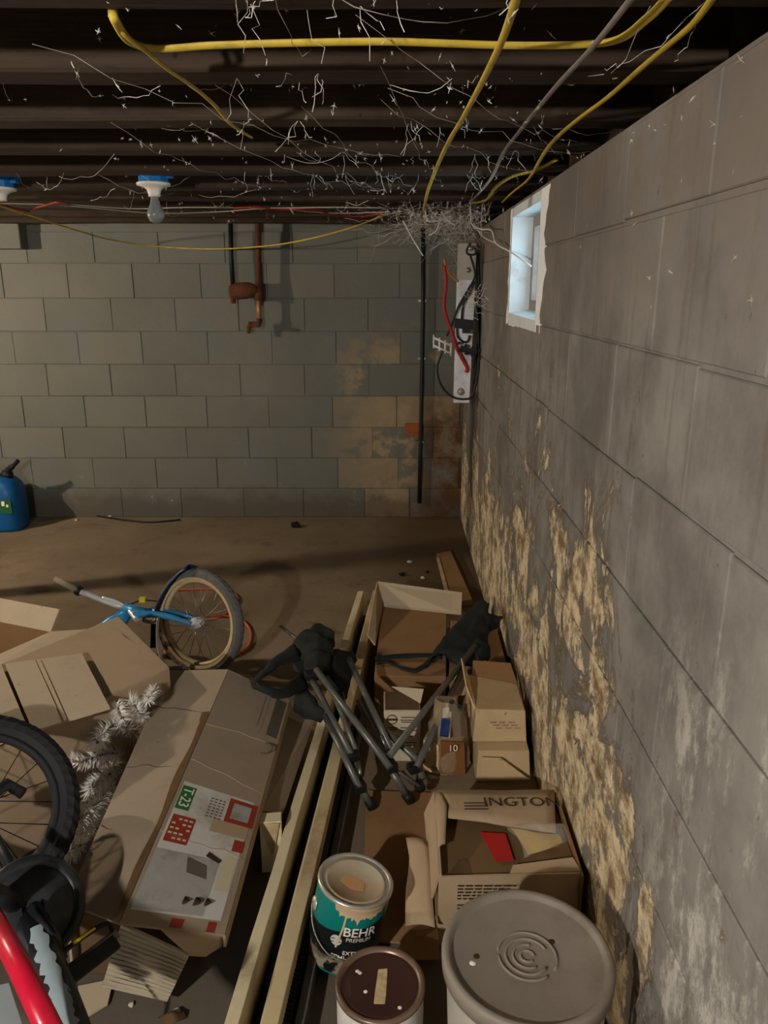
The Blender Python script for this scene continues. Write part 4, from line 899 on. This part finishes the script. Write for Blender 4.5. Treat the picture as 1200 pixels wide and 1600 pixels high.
part('brake_cable', MB().tube(smooth_path([PY(200, 946, C.y+.1), PY(222, 938, C.y+.13), PY(248, 940, C.y+.12), PY(262, 944, C.y+.08)], 6), .003, 6), M_BLACK, t)
part('mudguard_stay', MB().tube(smooth_path([PY(247, 966, C.y+.0), PY(246, 1000, C.y-.02), PY(252, 1030, C.y-.05), PY(262, 1042, C.y-.08)], 5), .006, 8), M_CHROME, t)
part('strap', MB().slab([PY(236, 975, C.y+.03), PY(244, 975, C.y+.03), PY(243, 1012, C.y+.03), PY(235, 1012, C.y+.03)], .006), M_BLACK, t)
# orange cord on the floor behind the wheel
part('extension_cord', MB().tube(smooth_path([PZ(x, y, .007) for x, y in ((262, 925), (290, 921), (345, 921), (372, 935), (350, 962), (305, 967), (330, 962), (372, 966), (391, 985), (388, 1010), (366, 1024), (330, 1036), (285, 1034), (256, 1018))], 6), .006, 8), M_ORANGE, None, label='orange extension cord looped on the floor behind the blue bicycle', cat='cord')
# black and red bicycle, lower left
C = PZ(-38, 1268, .33)
t = thing('bicycle', 'black and red bicycle in the lower left foreground corner', 'bicycle', (C.x, C.y, 0))
nW = V((.50, -.52, .69)).normalized()
wheel(t, C, nW, .226, .026, M_TIRE2, M_TIRE2, 20, M_BLACK, .014)
Mtb = simple('scuffed black enamel', srgb(40, 42, 46), .35, .2, dirt=srgb(70, 74, 78), sc=10, coat=.2); Mrd = simple('red enamel', srgb(206, 28, 56), .3, var=.15, coat=.3); Mwh = simple('pale lettering paint', srgb(170, 188, 194), .5, var=.15)
bb = PZ(44, 1425, .30)
part('chain_stay', MB().tube([C+nW*.05, bb.lerp(C, .35)+nW*.05, bb], .011, 10), Mtb, t); part('chain_stay', MB().tube([C-nW*.05, bb.lerp(C, .35)-nW*.04, bb], .011, 10), Mtb, t)
part('bottom_bracket', MB().tube([bb-nW*.045, bb+nW*.045], .026, 16), Mtb, t)
ring = [bb+nW*.05+Matrix.Rotation(2*math.pi*k/40, 3, nW) @ (nW.cross(V((0,0,1))).normalized()*.085) for k in range(40)]
part('chain_guard', MB().tube(ring, .012, 8, closed=True, flat=.5), Mtb, t)
part('chainring', MB().lathe([(.02, .003), (.076, .003), (.078, 0), (.076, -.003), (.02, -.003)], 36, frame_to(nW, bb+nW*.05)), Mtb, t)
e1 = PZ(118, 1640, .36); dt = part('down_tube', MB().tube([bb+nW*.0, bb.lerp(e1, .5), e1], .032, 14), Mtb, t)
# worn pale lettering on the tube
dirn = (e1-bb).normalized(); up = (V((0,0,CH))-bb.lerp(e1, .6)).normalized(); up = (up-dirn*up.dot(dirn)).normalized(); sd = dirn.cross(up); rs = random.Random(4); vs = []
for k in range(25):
    a = bb.lerp(e1, .26+.03*k); h1, h2 = -.35-.3*rs.random(), .15+.35*rs.random()
    for q in range(5): hh = h1+(h2-h1)*q/4; vs.append(a+(up*math.cos(hh)+sd*math.sin(hh))*.0328)
part('worn_lettering', MB().add(vs, [(k*5+q, k*5+q+1, k*5+q+6, k*5+q+5) for k in range(24) for q in range(4)], True), Mwh, dt)
e2 = PZ(135, 1640, .33); part('rear_tube', MB().tube([PZ(80, 1470, .28), PZ(104, 1550, .31), e2], .013, 10), simple('dark red enamel', srgb(92, 24, 34), .35, .2), t)
r0 = PZ(-14, 1430, .44); r1 = PZ(30, 1510, .44); r2 = PZ(86, 1625, .44)
part('top_tube', MB().tube([r0, r1, r2], .018, 14), Mrd, t)
part('seat_tube', MB().tube([bb, PZ(10, 1405, .37), PZ(-30, 1390, .47)], .02, 12), Mtb, t)
part('seat_stay', MB().tube([C+nW*.052, PZ(10, 1225, .34), PZ(36, 1240, .32)], .014, 10), Mtb, t)
part('fender_panel', MB().slab([PZ(-20, 1545, .34), PZ(14, 1538, .34), PZ(34, 1600, .34), PZ(-20, 1620, .34)], .006), simple('grey plastic', srgb(142, 152, 156), .4, var=.15), t)
ck = PZ(96, 1500, .30); part('crank', MB().tube([bb+nW*.06, bb.lerp(ck, .6)+nW*.055, ck], [.013, .011, .012], 10), Mtb, t)
# pedal
pa, pb = PZ(104, 1518, .29), PZ(178, 1462, .29); pd = (pb-pa).normalized(); pn = (V((0,0,CH))-pa).normalized(); pn = (pn-pd*pn.dot(pd)).normalized(); ps = pd.cross(pn)
ped = part('pedal', MB().hexa([pa+ps*.026-pn*.009, pb+ps*.026-pn*.009, pb-ps*.006-pn*.009, pa-ps*.006-pn*.009], [pa+ps*.026+pn*.009, pb+ps*.026+pn*.009, pb-ps*.006+pn*.009, pa-ps*.006+pn*.009]), M_BLACK, t, bevel=.005)
part('pedal_cage', MB().tube(smooth_path([pa-ps*.004, pa-ps*.028, pa.lerp(pb, .5)-ps*.032, pb-ps*.026, pb-ps*.002], 4), .005, 8), M_BLACK, ped)
part('reflector', MB().slab([pa.lerp(pb, .3)-ps*.036+pn*.004, pa.lerp(pb, .75)-ps*.034+pn*.004, pa.lerp(pb, .75)-ps*.030+pn*.004, pa.lerp(pb, .3)-ps*.030+pn*.004], .008), simple('amber yellow reflector', srgb(232, 206, 30), .3), ped)
part('pedal_spindle', MB().tube([pa-pd*.02, pb+pd*.006], .009, 10), M_STEEL, ped)
# dangling chain, link by link
pp = smooth_path([PZ(117, 1530, .24), PZ(120, 1560, .22), PZ(126, 1590, .2), PZ(128, 1640, .18)], 8); pp = resample(pp, 16)
ch = part('chain', MB().tube(pp, .0022, 5), M_BLACK, t)
for k in range(15):
    a, b = pp[k], pp[k+1]; part('chain_link', MB().tube([a, a.lerp(b, .9)], .0042, 6, flat=.5), M_STEEL, ch)

# ================================================================ white artificial tree between the cartons
t = thing('artificial_tree', 'white artificial Christmas tree branches between the pale carton and T-23 carton', 'tree', (-.72, 1.7, 0))
M_NEED = simple('white needles', srgb(240, 238, 232), .6, var=.05, bump=0); M_STEM = simple('brown twig', srgb(120, 96, 70), .8); M_NEED2 = simple('tan needles', srgb(176, 154, 124), .7, var=.2, bump=0)
rb = random.Random(11)
def branch(P, Rn, cnt, mat):
    P = smooth_path(P, 5); b = part('branch', MB().tube(P, .0045, 6), M_STEM, t); vs = []; fs = []
    P = resample(P, 60)
    for i in range(int(cnt*1.15)):
        k = rb.randrange(2, 59); a = P[k].lerp(P[k+1] if k < 59 else P[k], rb.random()); d = (P[k+1 if k < 59 else 59]-P[k-1]).normalized()
        rv = V((rb.gauss(0, 1), rb.gauss(0, 1), rb.gauss(0, 1))); rv = (rv-d*rv.dot(d)).normalized(); dr = (rv*.9+d*.55).normalized(); ln = 1.2*Rn*rb.uniform(.7, 1.1)
        s_ = dr.cross(d).normalized()*.002; e = a+dr*ln; q = dr.cross(s_).normalized()*.0012
        o = len(vs); vs += [a+s_, a-s_+q, a-q, e]; fs += [(o, o+1, o+3), (o+1, o+2, o+3), (o+2, o, o+3)]
    part('needles', MB().add(vs, fs), mat, b, kind='stuff')
PP = lambda *a: [PZ(*q) for q in a]
branch(PP((215, 1150, .16), (190, 1135, .24), (166, 1140, .27), (152, 1160, .28)), .034, 460, M_NEED)
branch(PP((225, 1122, .26), (212, 1106, .32), (204, 1094, .34)), .03, 260, M_NEED)
branch(PP((247, 1072, .28), (238, 1082, .32), (230, 1096, .33)), .026, 220, M_NEED)
branch(PP((182, 1098, .34), (186, 1112, .34), (192, 1125, .32)), .028, 160, M_NEED)
branch(PP((195, 1175, .14), (160, 1180, .2), (128, 1190, .22), (112, 1188, .23)), .03, 360, M_NEED)
branch(PP((190, 1205, .14), (160, 1215, .18), (140, 1235, .19)), .032, 320, M_NEED)
branch(PP((178, 1225, .16), (150, 1255, .21), (125, 1278, .23), (108, 1290, .23)), .036, 460, M_NEED)
branch(PP((160, 1262, .14), (140, 1285, .18), (126, 1302, .19)), .03, 260, M_NEED)
branch(PP((130, 1320, .06), (90, 1340, .10), (58, 1358, .12), (36, 1362, .12)), .036, 460, M_NEED)
branch(PP((110, 1225, .06), (70, 1250, .10), (40, 1262, .12)), .034, 300, M_NEED)
branch(PP((255, 1070, .10), (225, 1130, .14), (205, 1180, .15), (178, 1240, .15), (150, 1300, .12)), .036, 620, M_NEED2)
branch(PP((235, 1110, .10), (205, 1150, .12), (175, 1200, .12), (140, 1250, .10)), .034, 420, M_NEED2)
branch(PP((120, 1210, .1), (110, 1240, .12), (95, 1300, .1)), .03, 260, M_NEED2)

# ================================================================ small things on the floor
part('cable_scrap', MB().tube(smooth_path([PZ(x, y, .006) for x, y in ((122, 806), (150, 806), (190, 812), (235, 816), (282, 812))], 5), .006, 6), M_BLACK, None, label='black scrap of cable on the floor along the back wall', cat='cable')
def stone(px, py_, r, mat, label, seed, sq=.6):
    mb = MB(); bm = bmesh.new(); bmesh.ops.create_icosphere(bm, subdivisions=2, radius=r); p = PZ(px, py_, 0); sd = V((seed*3.1, 0, 0))
    vs = [V((v.co.x, v.co.y, v.co.z*sq))*(1+.5*noise.noise(v.co*(1.2/r)+sd)) for v in bm.verts]; lo_ = min(v.z for v in vs)
    mb.add([v+V((p.x, p.y, -lo_)) for v in vs], [[v.index for v in f.verts] for f in bm.faces]); bm.free()
    part('rubble', mb, mat, None, label=label, cat='rubble', group='bits of rubble on the floor')
M_CHIP = simple('pale mortar chip', srgb(196, 188, 168), .9)
stone(462, 824, .03, M_DARK, 'dark clod on the floor near the middle of the back wall', 1)
for k, (x, y, r) in enumerate(((120, 814, .012), (172, 808, .012), (325, 802, .02), (238, 1545, .007), (276, 1585, .009), (205, 1572, .006), (660, 905, .012), (640, 880, .014), (628, 900, .016), (668, 895, .01))):
    stone(x, y, r, M_CHIP if k < 8 else M_DARK, ('pale mortar chip on the floor under the back wall' if k < 3 else 'pale mortar chip on the floor before the T-23 carton' if k < 6 else 'crumb of rubble on the floor beside the corner plank'), k+2)
cd = PZ(300, 1570, .0)
part('leaf_litter', MB().ruled([PZ(248, 1592, .004), PZ(262, 1582, .02), PZ(282, 1578, .015)], [PZ(255, 1600, .004), PZ(275, 1596, .022), PZ(292, 1588, .004)], 10, 5, V((0,0,.01)), .006, 40), DKB, None, label='crumpled dark scrap on the floor by the T-23 carton end', cat='litter')
part('cardboard_sheet', MB().slab([PZ(106, 1545, .006), PZ(118, 1600, .006), PZ(168, 1570, .008), PZ(178, 1530, .01)], .004), TAN2, None, label='small pale piece of cardboard under the bicycle pedal', cat='cardboard')

# ================================================================ cobwebs
rw = random.Random(21)
def strand(mb, a, b, r, sag=.02, kink=.01, seg=6):
    P = []
    for i in range(seg+1):
        t_ = i/seg; p = a.lerp(b, t_)+V((0, 0, -sag*4*t_*(1-t_)))
        if 0 < i < seg: p += V((rw.gauss(0, kink), rw.gauss(0, kink), rw.gauss(0, kink)))
        P.append(p)
    mb.tube(P, [r*rw.uniform(.5, 1.3) for _ in P], 3, smooth=False)
def tuft(mb, p, s_):
    for q in range(rw.choice((2, 3, 4))):
        d = V((rw.gauss(0, 1), rw.gauss(0, 1), rw.gauss(-.3, 1.3)))*s_*1.6; d2 = V((rw.gauss(0, 1), rw.gauss(0, 1), rw.gauss(0, 1)))*s_*.5
        mb.tube([p-d, p+d2, p+d], [s_*.1, s_*.38, s_*.08], 3, smooth=False)
mb = MB()
for k in range(90):      # hanging between the joists
    jy = 1.15+.406*rw.randrange(0, 8); x = rw.uniform(-1.3, .42)+.25*(rw.random() > .4); x = min(x, .42)
    if abs(x) > .75*jy*.62: continue
    a = V((x, jy+rw.uniform(-.05, .05), 1.842)); b = a+V((rw.gauss(0, .12), rw.uniform(.05, .4), rw.uniform(-.03, .1)))
    strand(mb, a, b, .0004+.0004*rw.random(), rw.uniform(.005, .04), .003, 8)
for k in range(420):
    jy = rw.uniform(1.0, 4.2); x = rw.uniform(-.6, .42)*min(1.6, .55*jy) if rw.random() < .75 else rw.uniform(-1, .4)
    tuft(mb, V((min(x, .44), jy, rw.uniform(1.80, 1.92))), rw.uniform(.0006, .0022)*(.5+.3*jy))
for k in range(9):       # long dusty threads across several bays
    a = V((rw.uniform(-.7, .1), rw.uniform(1.1, 2.0), 1.84)); b = a+V((rw.uniform(.1, .6), rw.uniform(.7, 1.6), 0)); strand(mb, a, b, .0006, .03, .005, 16)
    for q in range(10): tuft(mb, a.lerp(b, rw.random())+V((rw.gauss(0, .015), rw.gauss(0, .02), -.02)), rw.uniform(.001, .0028))
for k in range(40):      # short dusty drapes
    jy = 1.15+.406*rw.randrange(0, 5)+rw.uniform(-.05, .05); x = rw.uniform(-.35, .3)*jy*.6; a = V((x, jy, 1.845))
    for q in range(rw.choice((1, 1, 2))): strand(mb, a, a+V((rw.gauss(0, .02), rw.gauss(0, .02), -rw.uniform(.02, .07))), .0007, 0, .004, 4)
part('cobweb', mb, M_WEB, None, label='dusty cobwebs hanging all over the ceiling joists', cat='cobweb', kind='stuff')
mb = MB()
def cw(): return PY(rw.gauss(700, 42), rw.uniform(300, 345), rw.uniform(3.7, 4.7))
for k in range(300):
    a = cw(); b = a+V((rw.gauss(0, .13), rw.gauss(0, .18), rw.gauss(-.03, .08))); b.z = min(b.z, 1.86); a.z = min(a.z, 1.86); b.x = min(b.x, .47); a.x = min(a.x, .47)
    strand(mb, a, b, .0006, .03, .006, 9)
for k in range(90):       # the sheet web from the conduit to the board
    u = rw.random(); a = PY(610+110*u, 335+95*u*u+rw.uniform(-25, 8), BW-.3+rw.uniform(-.1, .1)); b = a+V((rw.gauss(0.05, .08), rw.gauss(0, .06), rw.gauss(0, .06)))
    strand(mb, a, b, .0007, .01, .006, 8)
for q, r in (([(735, 320), (737, 350), (752, 358), (768, 360), (775, 380), (800, 395), (830, 416)], .0032), ([(630, 345), (640, 365), (652, 385), (661, 400)], .003), ([(664, 325), (668, 345), (685, 346), (682, 360), (670, 368)], .003), ([(690, 330), (700, 345), (712, 352)], .0025), ([(740, 350), (755, 370), (775, 380)], .002)):
    YW = lambda x: 3.9 if x < 735 else 3.9-.0154*(x-735) if x < 775 else 3.28-.0132*(x-775) if x < 800 else 2.95-.003*(x-800)
    P = [PY(x, y, YW(x)) for x, y in q]; mb.tube(smooth_path(P, 4), r, 5)
for k in range(16):
    a = PY(720+rw.uniform(-6, 20), 465+rw.uniform(-15, 20), yf-.08); b = PY(rw.uniform(745, 800), rw.uniform(440, 505), yf-.35); strand(mb, a, b, .0011, .01, .006)
for k in range(180): tuft(mb, cw(), rw.uniform(.002, .006))
part('cobweb', mb, M_WEB, None, label='thick tangle of white cobwebs in the far upper corner', cat='cobweb', kind='stuff')
mb = MB()
for k in range(36):
    y = rw.uniform(90, 480); x = rw.uniform(900, 1190); p = PX(x, y, .455+.0122*1.5); 
    if p.y < .6 or p.z > 1.79: continue
    tq_ = p.y; tuft(mb, WR(tq_, p.z, -.006), rw.uniform(.0008, .0022))
part('plaster_specks', mb, M_CHIP, None, label='pale specks of web and plaster stuck on the right wall', cat='specks', kind='stuff')
# crack: a dark slit torn along the upper joint of the right wall
